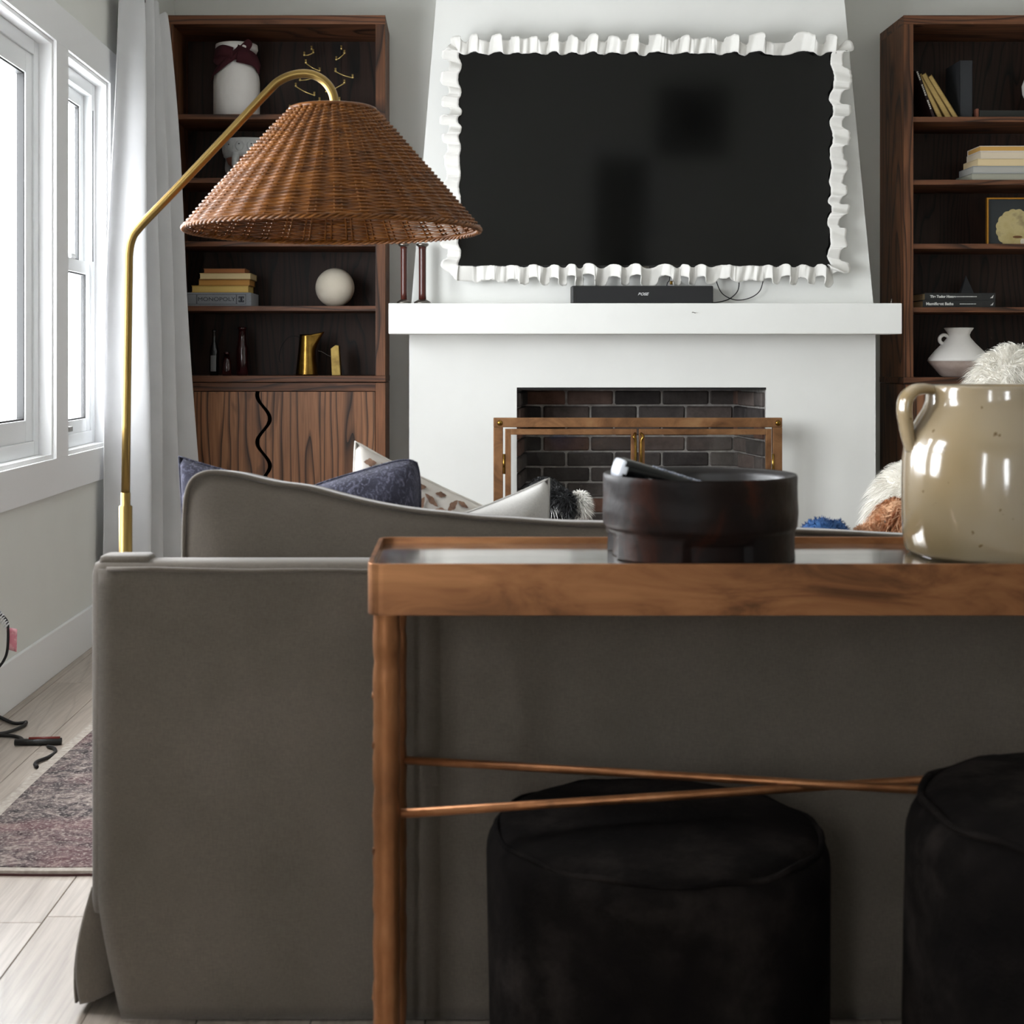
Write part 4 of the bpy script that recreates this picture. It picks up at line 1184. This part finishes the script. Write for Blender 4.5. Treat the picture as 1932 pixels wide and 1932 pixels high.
# ------------------------------------------------------------------ pillows
def pillow(name, label, corners, Y_, mat, thick=.13, seed=1, group='throw pillows on the sofa', lean=.12, rnd=0, pull=.03):
    Q = [Vector((X(a, Y_), 0, Z(b, Y_))) for a, b in corners]      # TL TR BR BL
    zmin = min(q.z for q in Q)
    rs = random.Random(seed)
    o1, o2 = rs.uniform(0, 6), rs.uniform(0, 6)
    def side(sg):
        def fn(u, v):
            a, b = 2 * u - 1, 2 * v - 1
            # pull the edge middles in
            uu = u + .035 * a * (b * b - 1) * -1 * -1; vv = v + .035 * b * (a * a - 1)
            uu = .5 + (u - .5) * (1 - pull * (1 - b * b) - rnd * abs(b) ** 7); vv = .5 + (v - .5) * (1 - pull * (1 - a * a) - rnd * abs(a) ** 7)
            p = (Q[3] * (1 - uu) + Q[2] * uu) * (1 - vv) + (Q[0] * (1 - uu) + Q[1] * uu) * vv
            h = (max(0, 1 - a ** 4) * max(0, 1 - b ** 4)) ** .45
            wr = .006 * math.sin(7 * u + o1 + 4 * v) * h + .004 * math.sin(13 * v + o2 - 5 * u) * h
            return (p.x, Y_ + lean * (p.z - zmin) * -1 + sg * (thick / 2 * h) + wr, p.z)
        return fn
    v1, f1 = grid(side(-1), 26, 26); v2, f2 = grid(side(1), 26, 26)
    v, f = merge([(v1, f1), (v2, [q[::-1] for q in f2])])
    t = thing(name, label, 'pillow', (sum(q.x for q in Q) / 4, Y_, zmin), group)
    o = mesh('cover', v, f, mat, t, smooth=True)
    bm = bmesh.new(); bm.from_mesh(o.data); bmesh.ops.remove_doubles(bm, verts=bm.verts, dist=.0006); bmesh.ops.recalc_face_normals(bm, faces=bm.faces); bm.to_mesh(o.data); bm.free()
    edge = [v1[i] for i in range(27)] + [v1[27 * j + 26] for j in range(1, 27)] + [v1[27 * 26 + i] for i in range(25, -1, -1)] + [v1[27 * j] for j in range(25, 0, -1)]
    tubeo('seam', edge, .0028, mat, t, 6, True)
    return t, side(-1)
pillow('throw_pillow', 'slate velvet pillow poking up behind the cushion end by the curtain', [(342, 860), (556, 912), (550, 1255), (352, 1255)], 2.86, 'velvet', .12, 3, lean=.05)
pillow('throw_pillow', 'slate velvet pillow with a rounded corner in front of the leaf-print pillow', [(560, 925), (795, 856), (784, 1255), (555, 1255)], 2.86, 'velvet', .16, 5, lean=.05, rnd=.07, pull=-.01)
lp, lf = pillow('throw_pillow', 'cream leaf-printed pillow behind the slate velvet pillow', [(672, 832), (930, 962), (890, 1225), (640, 1225)], 3.10, 'leaf_cloth', .12, 8, lean=.05)
pillow('throw_pillow', 'plain cream pillow in front of the black and white dog', [(826, 985), (1035, 902), (1040, 1240), (826, 1240)], 2.93, 'pillow_cream', .13, 11, lean=.03)
# printed leaves lying on the cover of the leaf pillow
for (u, vv, an, sc) in ((.12, .95, .3, .7), (.24, .96, -.3, .7), (.36, .9, .3, .8), (.48, .955, .3, .7), (.50, .86, 1.2, .8), (.57, .91, -.4, .8), (.63, .965, .2, .6), (.65, .87, .2, .9), (.72, .93, 1.0, .8), (.79, .965, -.2, .6), (.82, .90, .5, .8), (.88, .95, .8, .7), (.58, .79, .3, .9), (.72, .80, .3, .9), (.4, .78, .3, .9)):
    pts = []
    for i in range(14):
        a = 2 * PI * i / 14; r = (1 + .25 * math.cos(a * 4)) * (.6 + .4 * abs(math.cos(a)))
        du, dv_ = .055 * sc * r * math.cos(a), .034 * sc * r * math.sin(a)
        q = lf(u + du * math.cos(an) - dv_ * math.sin(an), min(.995, vv + du * math.sin(an) + dv_ * math.cos(an)))
        pts.append((q[0], q[1] - .003, q[2]))
    q = lf(u, vv); pts.append((q[0], q[1] - .0034, q[2]))
    mesh('printed_leaf', pts, [(i, (i + 1) % 14, 14) for i in range(14)], 'leaf_print', lp, smooth=True)

# ------------------------------------------------------------------ console table
TY0, TY1 = 2.012, 2.325
TX0 = X(693, 2.02); TX1 = .508 * 2 - TX0
TZ = Z(1062, TY0 + .012); TB = Z(1159, TY0 + .012)
tbl = thing('console_table', 'long copper console table with crossed rods standing behind the sofa', 'table', ((TX0 + TX1) / 2, (TY0 + TY1) / 2, 0))
def rr_ring(x0, x1, y0, y1, r, n=6):
    out = []
    for cx, cy, a0 in ((x1 - r, y0 + r, -PI / 2), (x1 - r, y1 - r, 0), (x0 + r, y1 - r, PI / 2), (x0 + r, y0 + r, PI)):
        for i in range(n + 1):
            a = a0 + PI / 2 * i / n; out.append((cx + r * math.cos(a), cy + r * math.sin(a)))
    return out
ro = rr_ring(TX0, TX1, TY0, TY1, .022); ri = rr_ring(TX0 + .007, TX1 - .007, TY0 + .007, TY1 - .007, .016)
n = len(ro); V = []
for ring, z in ((ro, TB), (ro, TZ), (ri, TZ), (ri, TB)): V += [(a, b, z) for a, b in ring]
F = []
for q in range(4):
    for i in range(n):
        j = (i + 1) % n; F.append((q * n + i, q * n + j, ((q + 1) % 4) * n + j, ((q + 1) % 4) * n + i))
mesh('apron', V, F, 'copper', tbl, bevel=.0012)
ZTOP = TZ - .010
rp = rr_ring(TX0 + .007, TX1 - .007, TY0 + .007, TY1 - .007, .016)
mesh('top', [(a, b, ZTOP - .012) for a, b in rp] + [(a, b, ZTOP) for a, b in rp], [tuple(range(n))[::-1], tuple(range(n, 2 * n))] + [(i, (i + 1) % n, n + (i + 1) % n, n + i) for i in range(n)], 'table_top', tbl)
LX0, LX1 = TX0 + .026, TX1 - .026
for lx in (LX0, LX1):
    for ly in (TY0 + .028, TY1 - .028):
        pr = []
        for i in range(60):
            z = i / 59 * (TB + .02); pr.append((.0192 + .0006 * math.sin(i * 1.3) - (.0012 if i % 7 == 3 and lx < .5 else 0), z))
        lg = latheo('leg', pr, lx, ly, 'copper_leg', tbl, 20)
        if ly < 2.1 and lx < 0:
            for q, zz in enumerate((.62, .55, .53, .45, .40, .33, .19, .13, .07)):
                a = PI + .25 * math.sin(q * 2.1)
                c = Vector((lx + .0192 * math.cos(a), ly + .0192 * math.sin(a), zz))
                tubeo('notch', [c + Vector((.001, -.004, .008)), c + Vector((-.0006, .0, 0)), c + Vector((.002, .005, -.007))], .0014, 'copper', lg, 5)
ZR = .452
tubeo('cross_rod', [(LX0, TY0 + .03, ZR), (LX1, TY1 - .03, ZR)], .0065, 'copper_leg', tbl, 10)
tubeo('cross_rod', [(LX0, TY1 - .03, ZR - .001 + .009), (LX1, TY0 + .03, ZR + .008)], .0065, 'copper_leg', tbl, 10)

# ------------------------------------------------------------------ carved bowl and remotes
YO = 2.185; so = YO / FP; bcx = X(1319.5, YO); RB = 182 * so
bw_ = thing('carved_bowl', 'dark carved wooden bowl with a notched foot on the console table', 'bowl', (bcx, YO, ZTOP))
ZRM = .9275
def bo(u, v):
    a = 2 * PI * u
    lv = [(.972, 0), (.966, .016), (.966, .0405), (.993, .047), (1.0, .068), (.992, .09), (.994, ZRM - ZTOP - .004), (.985, ZRM - ZTOP)]
    k = v * (len(lv) - 1); i = min(int(k), len(lv) - 2); tt = k - i
    r = lv[i][0] + (lv[i + 1][0] - lv[i][0]) * tt; z = lv[i][1] + (lv[i + 1][1] - lv[i][1]) * tt
    # cut-outs in the foot
    d = (a - 4.75) % (PI / 2); d = min(d, PI / 2 - d)
    if d < .34 and z < .031: r -= .075
    r += .0015 * math.sin(9 * a + 3 * math.sin(z * 60)) * (1 if z > .05 else .3)
    return (bcx + RB * r * math.cos(a), YO + RB * r * math.sin(a), ZTOP + .0005 + z)
v, f = grid(bo, 160, 35, True); f.append(tuple(range(160))[::-1])
o = mesh('shell', v, f, 'bowl', bw_, smooth=True)
for p in o.data.polygons:
    if len(p.vertices) > 4: p.use_smooth = False
latheo('hollow', [(RB * .985, ZRM), (RB * .91, ZRM - .001), (RB * .89, ZRM - .012), (RB * .86, ZTOP + .06), (RB * .7, ZTOP + .045), (.002, ZTOP + .042)], bcx, YO, 'bowl_in', bw_, 64, False)

def remote(label, p0, p1, w, th, cap):
    """p0 upper end, p1 lower end"""
    p0, p1 = Vector(p0), Vector(p1); d = (p1 - p0); L = d.length; d.normalize()
    side = Vector((0, 1, 0)) - d * d.y; side.normalize(); up = side.cross(d); up = up if up.z > 0 else -up
    t = thing('remote_control', label, 'remote control', tuple(p1), 'remote controls in the carved bowl')
    def T(a, b, c): return p0 + d * a + side * b + up * c
    def rb(name, a0, a1, b0, b1, c0, c1, mat, parent, bev):
        v, f = bxv(a0, a1, b0, b1, c0, c1); return mesh(name, [T(*q) for q in v], f, mat, parent, bevel=bev, smooth=True)
    b = rb('casing', 0, L, -w / 2, w / 2, -th / 2, th / 2, 'remote', t, th * .32)
    if cap: rb('end_cap', -.003, .022, -w / 2 * .96, w / 2 * .96, -th * .46, th * .46, plain('end_reflection', '#e8ecf5', .12), t, th * .3)  # white reflection on the glossy end is put into its colour
    for i in range(6):
        for j in (-1, 0, 1):
            rb('button', .06 + i * .016, .067 + i * .016, j * w * .27 - .003, j * w * .27 + .003, th / 2 - .001, th / 2 + .0016, 'remote_btn', t, 0)
remote('glossy black remote with a painted white reflection on its end, resting on the bowl rim', (X(1165, 2.16), 2.16, Z(882, 2.16)), (X(1350, 2.20), 2.20, Z(940, 2.20)), .050, .034, True)
remote('plain black remote lying lower in the bowl', (X(1215, 2.12), 2.115, Z(912, 2.12)), (X(1375, 2.18), 2.13, Z(955, 2.15)), .042, .02, False)

# ------------------------------------------------------------------ crock
ccx_ = X(1905, YO); sc_ = YO / FP
cr = thing('stoneware_crock', 'glossy tan stoneware crock with an ear handle on the console table', 'crock', (ccx_, YO, ZTOP))
cz_ = lambda py: Z(py, YO)
prof = [(.6, ZTOP + .0005), (184 / 1, None)]
P_ = [(176, ZTOP + .0005), (187, ZTOP + .004), (191, cz_(1035)), (195, cz_(1000)), (196, cz_(930)), (195, cz_(870)), (191, cz_(840)), (182, cz_(815)), (169, cz_(792)), (157, cz_(772)), (151.5, cz_(757)), (150, cz_(740)), (151, cz_(731)), (148, cz_(727)), (142, cz_(727)), (139, cz_(735)), (138, cz_(760)), (170, cz_(830)), (175, cz_(980)), (150, ZTOP + .02), (2, ZTOP + .018)]
latheo('body', [(r * sc_, z) for r, z in P_], ccx_, YO, 'crock', cr, 72, False)
mesh('foot', *lathe([(175 * sc_, ZTOP), (175 * sc_, ZTOP + .004)], ccx_, YO, 40), 'crock', cr)
hp = smooth_path([(X(1762, YO), YO, cz_(737)), (X(1742, YO), YO, cz_(733)), (X(1722, YO), YO, cz_(738)), (X(1709, YO), YO, cz_(753)), (X(1706, YO), YO, cz_(775)), (X(1709, YO), YO, cz_(800)), (X(1714, YO), YO, cz_(828)), (X(1720, YO), YO, cz_(850))], 6)
nh = len(hp)
tubeo('handle', hp, [.0125 + .0035 * math.sin(PI * i / nh) for i in range(nh)], 'crock', cr, 14, flat=(1.5, .62))

# ------------------------------------------------------------------ poufs under the table
def pouf(label, cx, cy, R_, h, rc):
    t = thing('pouf', label, 'ottoman', (cx, cy, 0), 'dark mottled poufs at the console table')
    pr = [(R_ * .96, 0), (R_ * .99, .02), (R_, .1), (R_ * 1.0, h - rc)]
    for i in range(1, 9):
        a = PI / 2 * i / 8; pr.append((R_ - rc + rc * math.cos(a), h - rc + rc * math.sin(a)))
    pr += [(R_ * .4, h + .006), (.003, h + .008)]
    V, F = lathe(pr, cx, cy, 72)
    V = [(x_ + .004 * math.sin(9 * z_ + 5 * x_) , y_ + .004 * math.sin(11 * z_ + 7 * y_), z_) for x_, y_, z_ in V]
    V = [(a, b, max(c, 0)) for a, b, c in V]
    o = mesh('cover', V, F, 'hide', t, smooth=True)
    zs = h - rc * .25
    rs = R_ - rc + rc * math.cos(math.asin(.75))
    tubeo('welt', [(cx + (rs + .002) * math.cos(2 * PI * i / 60) , cy + (rs + .002) * math.sin(2 * PI * i / 60), zs + .003 * math.sin(i * 1.1)) for i in range(60)], .005, 'hide', t, 8, True)
pouf('dark mottled round pouf under the crossed rods, whole in view', X(1237, 2.14), 2.13, .252, .415, .045)
pouf('dark mottled round pouf cut by the photo edge, standing before the table', .835, 1.82, .262, .548, .075)

# ------------------------------------------------------------------ floor lamp
YL = 3.14; sl = YL / FP
lx = X(237, YL)
lamp = thing('floor_lamp', 'arched brass floor lamp with a wide brown wicker shade', 'lamp', (lx, YL, 0))
latheo('base', [(.064, 0), (.066, .006), (.064, .016), (.03, .022), (.018, .04)], lx, YL, 'brass', lamp, 40)
latheo('lower_pole', [(12.5 * sl, .02), (12.5 * sl, Z(955, YL)), (9 * sl, Z(953, YL)), (9 * sl, Z(930, YL)), (7 * sl, Z(928, YL))], lx, YL, 'brass', lamp, 28)
arm = [(237, 940), (239, 800), (241, 620), (242.5, 490)]
pth = [(lx, YL, Z(940, YL)), (X(238.5, YL), YL, Z(800, YL)), (X(241, YL), YL, Z(620, YL)), (X(243, YL), YL, Z(482, YL))] + \
      smooth_path([(X(243, YL), YL, Z(482, YL)), (X(248, YL), YL, Z(453, YL)), (X(264, YL), YL, Z(428, YL)), (X(330, YL), YL, Z(359, YL)), (X(420, YL), YL, Z(264, YL)), (X(505, YL), YL, Z(173, YL)), (X(530, YL), YL, Z(151, YL)), (X(560, YL), YL, Z(140, YL)), (X(590, YL), YL, Z(141, YL)), (X(614, YL), YL, Z(155, YL)), (X(628, YL), YL, Z(177, YL)), (X(632, YL), YL, Z(205, YL)), (X(632, YL), YL, Z(250, YL))], 7)[1:]
tubeo('arm', pth, 8.3 * sl, 'brass', lamp, 16)
scx = X(628, YL)
zst, zsb = Z(209, YL), Z(432, YL)
rt, rbm = 79 * sl, 277 * sl
latheo('bulb_holder', [(.02, Z(250, YL)), (.022, Z(252, YL)), (.022, Z(285, YL)), (.018, Z(288, YL))], X(632, YL), YL, 'brass', lamp, 20)
v, f = ellipsoid((X(632, YL), YL, Z(318, YL)), (.03, .03, .042)); mesh('bulb', v, f, plain('frosted_bulb', '#efeeea', .4), lamp, smooth=True)
def srad(v): return rt + (rbm - rt) * (v ** .96)
shade = mesh('shade', *tube([(scx + (rt) * math.cos(2 * PI * i / 64), YL + rt * math.sin(2 * PI * i / 64), zst) for i in range(64)], .006, 8, True), 'rattan', lamp, smooth=True)
NS, NR = 38, 66
V, F = [], []
# stakes
parts = []
for k in range(NS):
    a = 2 * PI * (k + .25) / NS
    for dd in (-.006, .006):
        pts = []
        for i in range(15):
            v_ = i / 14; r = srad(v_); aa = a + dd / max(r, .05) * (.6 + .6 * v_)
            pts.append((scx + r * math.cos(aa), YL + r * math.sin(aa), zst + (zsb - zst) * v_))
        parts.append(tube(pts, .0026, 5))
v, f = merge(parts); stuff(mesh('stakes', v, f, 'rattan', shade, smooth=True))
parts = []
for rI in range(NR):
    v_ = (rI + .6) / (NR + .4)
    npt = NS * 5; pts = []
    z = zst + (zsb - zst) * v_
    dia = .0021 if rI % 11 else .0029
    for i in range(npt):
        a = 2 * PI * i / npt
        ph_ = (i / 5 - .25) * PI + PI * rI
        w = .0024 * math.cos(ph_) + .0030 * math.cos(2 * PI * (i / 5 - .25))
        r = srad(v_) + w
        pts.append((scx + r * math.cos(a), YL + r * math.sin(a), z + .0008 * math.sin(a * 5 + rI * .2)))
    parts.append(tube(pts, dia, 5, True))
v, f = merge(parts); stuff(mesh('woven_strands', v, f, 'rattan', shade, smooth=True))
# braided rim
for q in range(3):
    pts = []
    for i in range(240):
        a = 2 * PI * i / 240; p = a * 42 + q * 2 * PI / 3
        r = rbm + .004 * math.cos(p); pts.append((scx + r * math.cos(a), YL + r * math.sin(a), zsb - .003 + .0035 * math.sin(p)))
    tubeo('rim_braid', pts, .003, 'rattan', shade, 6, True)
spd = []
for k in range(3):
    a = 2 * PI * k / 3 + .3
    tubeo('spider_arm', [(X(632, YL), YL, Z(245, YL)), (scx + rt * math.cos(a), YL + rt * math.sin(a), zst)], .003, 'brass', shade, 6)

# ------------------------------------------------------------------ sheepskin chair
YA2 = 4.95; sa = YA2 / FP
ac = thing('fur_armchair', 'armchair covered in long white sheepskin behind the stoneware crock', 'armchair', (X(1850, YA2), YA2, .0125))
acx = X(1905, YA2)
upper = blob('upholstery', [
    ellipsoid((acx + .06, YA2 + .12, .86), (.165, .11, .29), None, 28, 18),
    ellipsoid((acx - .03, YA2 + .02, .52), (.40, .33, .16), None, 28, 18),
    ellipsoid((acx - .30, YA2 - .05, .585), (.14, .32, .165), None, 24, 14),
    ellipsoid((acx + .26, YA2 - .05, .57), (.14, .32, .165), None, 24, 14)], 'fur_white', ac, .022, 10)
fur('fur_pile', upper, 65000, .08, .0022, 'fur_white', upper, droop=.7, jitter=.28, clump=.045, comb=(-.1, 0, .1))
for dx in (-.28, .26):
    for dy in (-.2, .2):
        tubeo('leg', [(acx + dx * .8, YA2 + dy * .8, .45), (acx + dx, YA2 + dy, .016)], [.022, .014], 'wood_z', ac, 10)

# ------------------------------------------------------------------ blue blanket
YQ = 2.93
bb_ = thing('fleece_blanket', 'crumpled blue fleece blanket on the sofa beside the brown dog', 'blanket', (X(1560, YQ), YQ, .475))
zt2 = Z(976, YQ)
o = blob('fleece', [ellipsoid((X(1547, YQ), YQ, .60), (.075, .10, zt2 - .60), None, 20, 14), ellipsoid((X(1585, YQ), YQ + .02, .60), (.045, .10, zt2 - .605), None, 20, 14), ellipsoid((X(1550, YQ), YQ + .05, .55), (.12, .13, .075), None, 20, 14), ellipsoid((X(1590, YQ), YQ + .03, .55), (.08, .1, .075), None, 20, 14)], 'blue_fleece', bb_, .012, 3)
fur('fleece_nap', o, 9000, .009, .0022, 'blue_fleece', o, droop=.1, jitter=.6)

# ------------------------------------------------------------------ brown dog lying on the sofa, head to the left
YD = 2.95
bd = thing('brown_dog', 'brown curly-haired dog lying on the sofa, mostly hidden by the crock', 'dog', (X(1760, YD), YD, .475))
hx0, hz0 = X(1700, YD), Z(984, YD)
body = blob('body', [
    ellipsoid((hx0, YD, hz0), (.048, .052, .046), None, 24, 16),
    ellipsoid((hx0 - .062, YD - .015, hz0 - .032), (.048, .034, .027), None, 20, 12),
    tube([(hx0 + .01, YD + .01, hz0 - .01), (hx0 + .09, YD + .05, hz0 - .09), (hx0 + .17, YD + .08, .60)], [.05, .065, .085], 16),
    ellipsoid((hx0 + .20, YD + .09, .585), (.13, .10, .105), None, 24, 16),
    ellipsoid((hx0 + .38, YD + .09, .58), (.16, .095, .10), None, 24, 16),
    ellipsoid((hx0 + .52, YD + .08, .57), (.10, .10, .09), None, 24, 16),
    tube([(hx0 + .15, YD, .56), (hx0 + .05, YD - .03, .515), (hx0 - .06, YD - .03, .50)], [.045, .034, .028], 14),
    tube([(hx0 + .17, YD + .14, .56), (hx0 + .07, YD + .13, .515), (hx0 - .04, YD + .13, .50)], [.045, .034, .028], 14),
    tube([(hx0 + .50, YD - .02, .53), (hx0 + .42, YD - .04, .51), (hx0 + .34, YD - .04, .50)], [.05, .036, .026], 14),
    tube([(hx0 + .60, YD + .09, .55), (hx0 + .70, YD + .07, .53), (hx0 + .77, YD + .03, .51)], [.03, .022, .016], 12)], 'dog_tan', bd, .012, 5)
fur('coat', body, 16000, .020, .0022, 'dog_tan', body, droop=.6, jitter=.5, clump=.018, comb=(.3, 0, -.2), wave=.12)
fur('muzzle_fur', body, 2600, .013, .002, 'dog_peach', body, droop=.3, jitter=.5, comb=(.2, 0, 0), cond=lambda p, q: p[0] < hx0 - .035 and p[2] > hz0 - .06)
for sg in (-1, 1):
    ez = hz0 + .018
    er = blob('ear', [ellipsoid((hx0 + .0, YD + sg * .058, ez - .03), (.036, .012, .05), Matrix.Rotation(sg * .12, 3, 'X'), 16, 12), ellipsoid((hx0 + .002, YD + sg * .05, ez + .008), (.02, .018, .016), None, 12, 8)], 'dog_brown', bd, .007, 3)
    fur('ear_streaks', er, 900, .044, .0026, 'dog_peach', er, droop=1.0, jitter=.35, clump=.012, comb=(0, sg * .12, -.7), wave=.16)
    fur('ear_fur', er, 4200, .040, .0024, 'dog_brown', er, droop=1.0, jitter=.35, clump=.012, comb=(0, sg * .1, -.7), wave=.16)
v, f = ellipsoid((hx0 - .110, YD - .017, hz0 - .036), (.010, .012, .009)); mesh('nose', v, f, 'dog_nose', body, smooth=True)
for sg in (-1, 1):
    v, f = ellipsoid((hx0 - .038, YD + sg * .024 - .004, hz0 + .002), (.005, .005, .005)); mesh('eye', v, f, 'dog_nose', body, smooth=True)

# ------------------------------------------------------------------ black and white dog, seen from behind
YG = 5.35
gz = .0125
gd = thing('spotted_dog', 'black and white dog with a white-tipped tail standing before the fireplace', 'dog', (X(1025, YG), YG + .2, gz))
gx = X(1028, YG); gt = Z(893, YG)
rt_ = gt - .012
gb_ = blob('body', [
    ellipsoid((gx, YG, rt_ - .12), (.088, .12, .12), None, 24, 16),
    ellipsoid((gx + .01, YG + .2, rt_ - .16), (.078, .20, .105), None, 24, 16),
    ellipsoid((gx + .02, YG + .40, rt_ - .17), (.08, .14, .125), None, 24, 16),
    tube([(gx + .02, YG + .46, rt_ - .12), (gx + .03, YG + .57, rt_ - .17), (gx + .03, YG + .65, rt_ - .24)], [.07, .058, .055], 16),
    ellipsoid((gx + .03, YG + .69, rt_ - .26), (.06, .08, .062), None, 20, 14),
    tube([(gx + .03, YG + .73, rt_ - .28), (gx + .02, YG + .83, rt_ - .33)], [.04, .028], 14),
    tube([(gx + .05, YG - .02, rt_ - .16), (gx + .06, YG + .03, rt_ - .29), (gx + .06, YG - .07, rt_ - .41), (gx + .06, YG - .04, .06), (gx + .06, YG - .01, gz + .03)], [.068, .05, .028, .024, .026], 14),
    tube([(gx - .05, YG - .02, rt_ - .16), (gx - .06, YG + .03, rt_ - .29), (gx - .06, YG - .07, rt_ - .41), (gx - .06, YG - .04, .06), (gx - .06, YG - .01, gz + .03)], [.068, .05, .028, .024, .026], 14),
    tube([(gx + .07, YG + .40, rt_ - .22), (gx + .075, YG + .41, .25), (gx + .075, YG + .39, .05), (gx + .075, YG + .36, gz + .03)], [.05, .032, .022, .026], 14),
    tube([(gx - .03, YG + .40, rt_ - .22), (gx - .035, YG + .41, .25), (gx - .035, YG + .39, .05), (gx - .035, YG + .36, gz + .03)], [.05, .032, .022, .026], 14)], 'dog_black', gd, .013, 5)
fur('coat', gb_, 15000, .022, .0028, 'dog_black', gb_, droop=.7, jitter=.3, comb=(0, -.5, -.3), cond=lambda p, q: p[2] > .07)
fur('white_patches', gb_, 3200, .035, .003, 'dog_white', gb_, droop=.8, jitter=.3, comb=(0, -.3, -.3), cond=lambda p, q: (p[2] < rt_ - .20 and p[0] > gx + .02 and p[1] < YG + .1) or (.06 < p[2] < .22) or (gx + .015 < p[0] < gx + .05 and p[1] < YG + .02 and rt_ - .12 < p[2] < rt_ - .05))
for sg in (-1, 1):
    v, f = ellipsoid((gx + .03 + sg * .058, YG + .67, rt_ - .25), (.016, .04, .055), Matrix.Rotation(sg * .3, 3, 'Y'), 14, 10); mesh('ear', v, f, 'dog_black', gb_, smooth=True)
    v, f = ellipsoid((gx + .03 + sg * .032, YG + .755, rt_ - .245), (.009, .009, .009), None, 10, 8); mesh('eye', v, f, 'dog_nose', gb_, smooth=True)
v, f = ellipsoid((gx + .018, YG + .86, rt_ - .33), (.016, .014, .013)); mesh('nose', v, f, 'dog_nose', gb_, smooth=True)
tp = smooth_path([(gx + .03, YG - .10, rt_ - .06), (gx + .065, YG - .16, rt_ - .07), (X(1071, YG), YG - .16, Z(950, YG)), (X(1084, YG), YG - .14, Z(962, YG)), (X(1090, YG), YG - .12, Z(935, YG))], 5)
tl_ = blob('tail', [tube(tp, [.026 - .008 * i / len(tp) for i in range(len(tp))], 12)], 'dog_black', gd, .008, 3)
fur('tail_fur', tl_, 1500, .03, .0028, 'dog_black', tl_, droop=.4, jitter=.4, cond=lambda p, q: p[0] < X(1078, YG))
pm = blob('tail_tip', [ellipsoid((X(1088, YG), YG - .13, Z(943, YG)), (.018, .018, .035), None, 14, 12)], 'dog_white', gd, .007, 3)
fur('tail_plume', pm, 2600, .042, .0028, 'dog_white', pm, droop=.5, jitter=.35, comb=(.2, -.1, .4))

# ------------------------------------------------------------------ cord on the floor
YK = 4.2
cd = thing('power_cord', 'black power cord with a pink tag trailing over the floor by the baseboard', 'cord', (-1.28, YK, 0))
def fl(px, py, z=.006):
    Y_ = FP * (CH - z) / (py - VY); return (X(px, Y_), Y_, z)
tubeo('hanging_wire', smooth_path([(X(-40, YK), YK + .02, Z(1120, YK)), (X(-10, YK), YK, Z(1152, YK)), (X(8, YK), YK, Z(1165, YK)), (X(15, YK), YK, Z(1182, YK)), (X(14, YK), YK, Z(1225, YK)), (X(6, YK), YK, Z(1248, YK)), (X(-14, YK), YK, Z(1275, YK)), (X(-40, YK), YK, Z(1330, YK)), (-1.36, YK - .03, .03), (-1.36, YK - .08, .006)], 6), .0042, 'cord', cd, 8)
coil = []
for i in range(120):
    t_ = i / 119; a = t_ * 2 * PI * 8
    c = Vector((X(-8 + 22 * t_, YK), YK, Z(1150 + 32 * t_, YK)))
    coil.append(c + Vector((.006 * math.cos(a) * .8, .008 * math.sin(a), .009 * math.cos(a))))
tubeo('strain_relief', coil, .0022, plain('white_sleeve', '#d8d8d8', .5), cd, 6)
v, f = grid(lambda u, v: (X(14 + 19 * u, YK), YK - .004 + .006 * math.sin(3 * u + v), Z(1184 + 42 * v + 3 * u, YK)), 6, 6)
tag(mesh('paper_tag', v, f, 'tag_pink', cd, smooth=True, solid=.001), 'pink warning tag folded round the wire')
tubeo('floor_wire', smooth_path([fl(-40, 1335), fl(0, 1353), fl(25, 1364), fl(42, 1364), fl(49, 1362), fl(46, 1368), fl(25, 1378), fl(0, 1384), fl(-30, 1384), fl(-20, 1386), fl(20, 1388), fl(38, 1392), fl(46, 1400)], 7), .0052, 'cord', cd, 8)
p0, p1 = Vector(fl(28, 1403)), Vector(fl(116, 1401))
tubeo('inline_switch', [p0 + Vector((0, 0, .004)), p0.lerp(p1, .5) + Vector((0, 0, .004)), p1 + Vector((0, 0, .004))], [.011, .012, .012], 'black_plastic', cd, 10, flat=(1, .8))
q0, q1 = p0.lerp(p1, .3), p0.lerp(p1, .97)
tubeo('red_strip', [q0 + Vector((0, 0, .013)), q1 + Vector((0, 0, .013))], .005, 'red_plastic', cd, 8)
tubeo('floor_wire', smooth_path([fl(90, 1408), fl(102, 1412), fl(104, 1420), fl(90, 1429), fl(72, 1436), fl(66, 1442), fl(70, 1447)], 7), .0052, 'cord', cd, 8)

# ------------------------------------------------------------------ wall behind the viewer (mirrored in the television)
wp = thing('wall_picture', 'dark framed picture mirrored in the upper middle of the television', 'picture', (2.35, YF + .02, 2.05))
boxes('frame', frame_boxes('y', 2.0, 2.7, 2.05, 2.75, .07, YF, YF + .03), plain('dark_frame', '#1a1512', .5), wp)
box('mat', 2.07, 2.63, YF + .004, YF + .015, 2.12, 2.68, plain('grey_mat', '#6b6a66', .8), wp)
box('print', 2.2, 2.5, YF + .015, YF + .018, 2.25, 2.55, plain('dark_print', '#26231f', .8), wp)
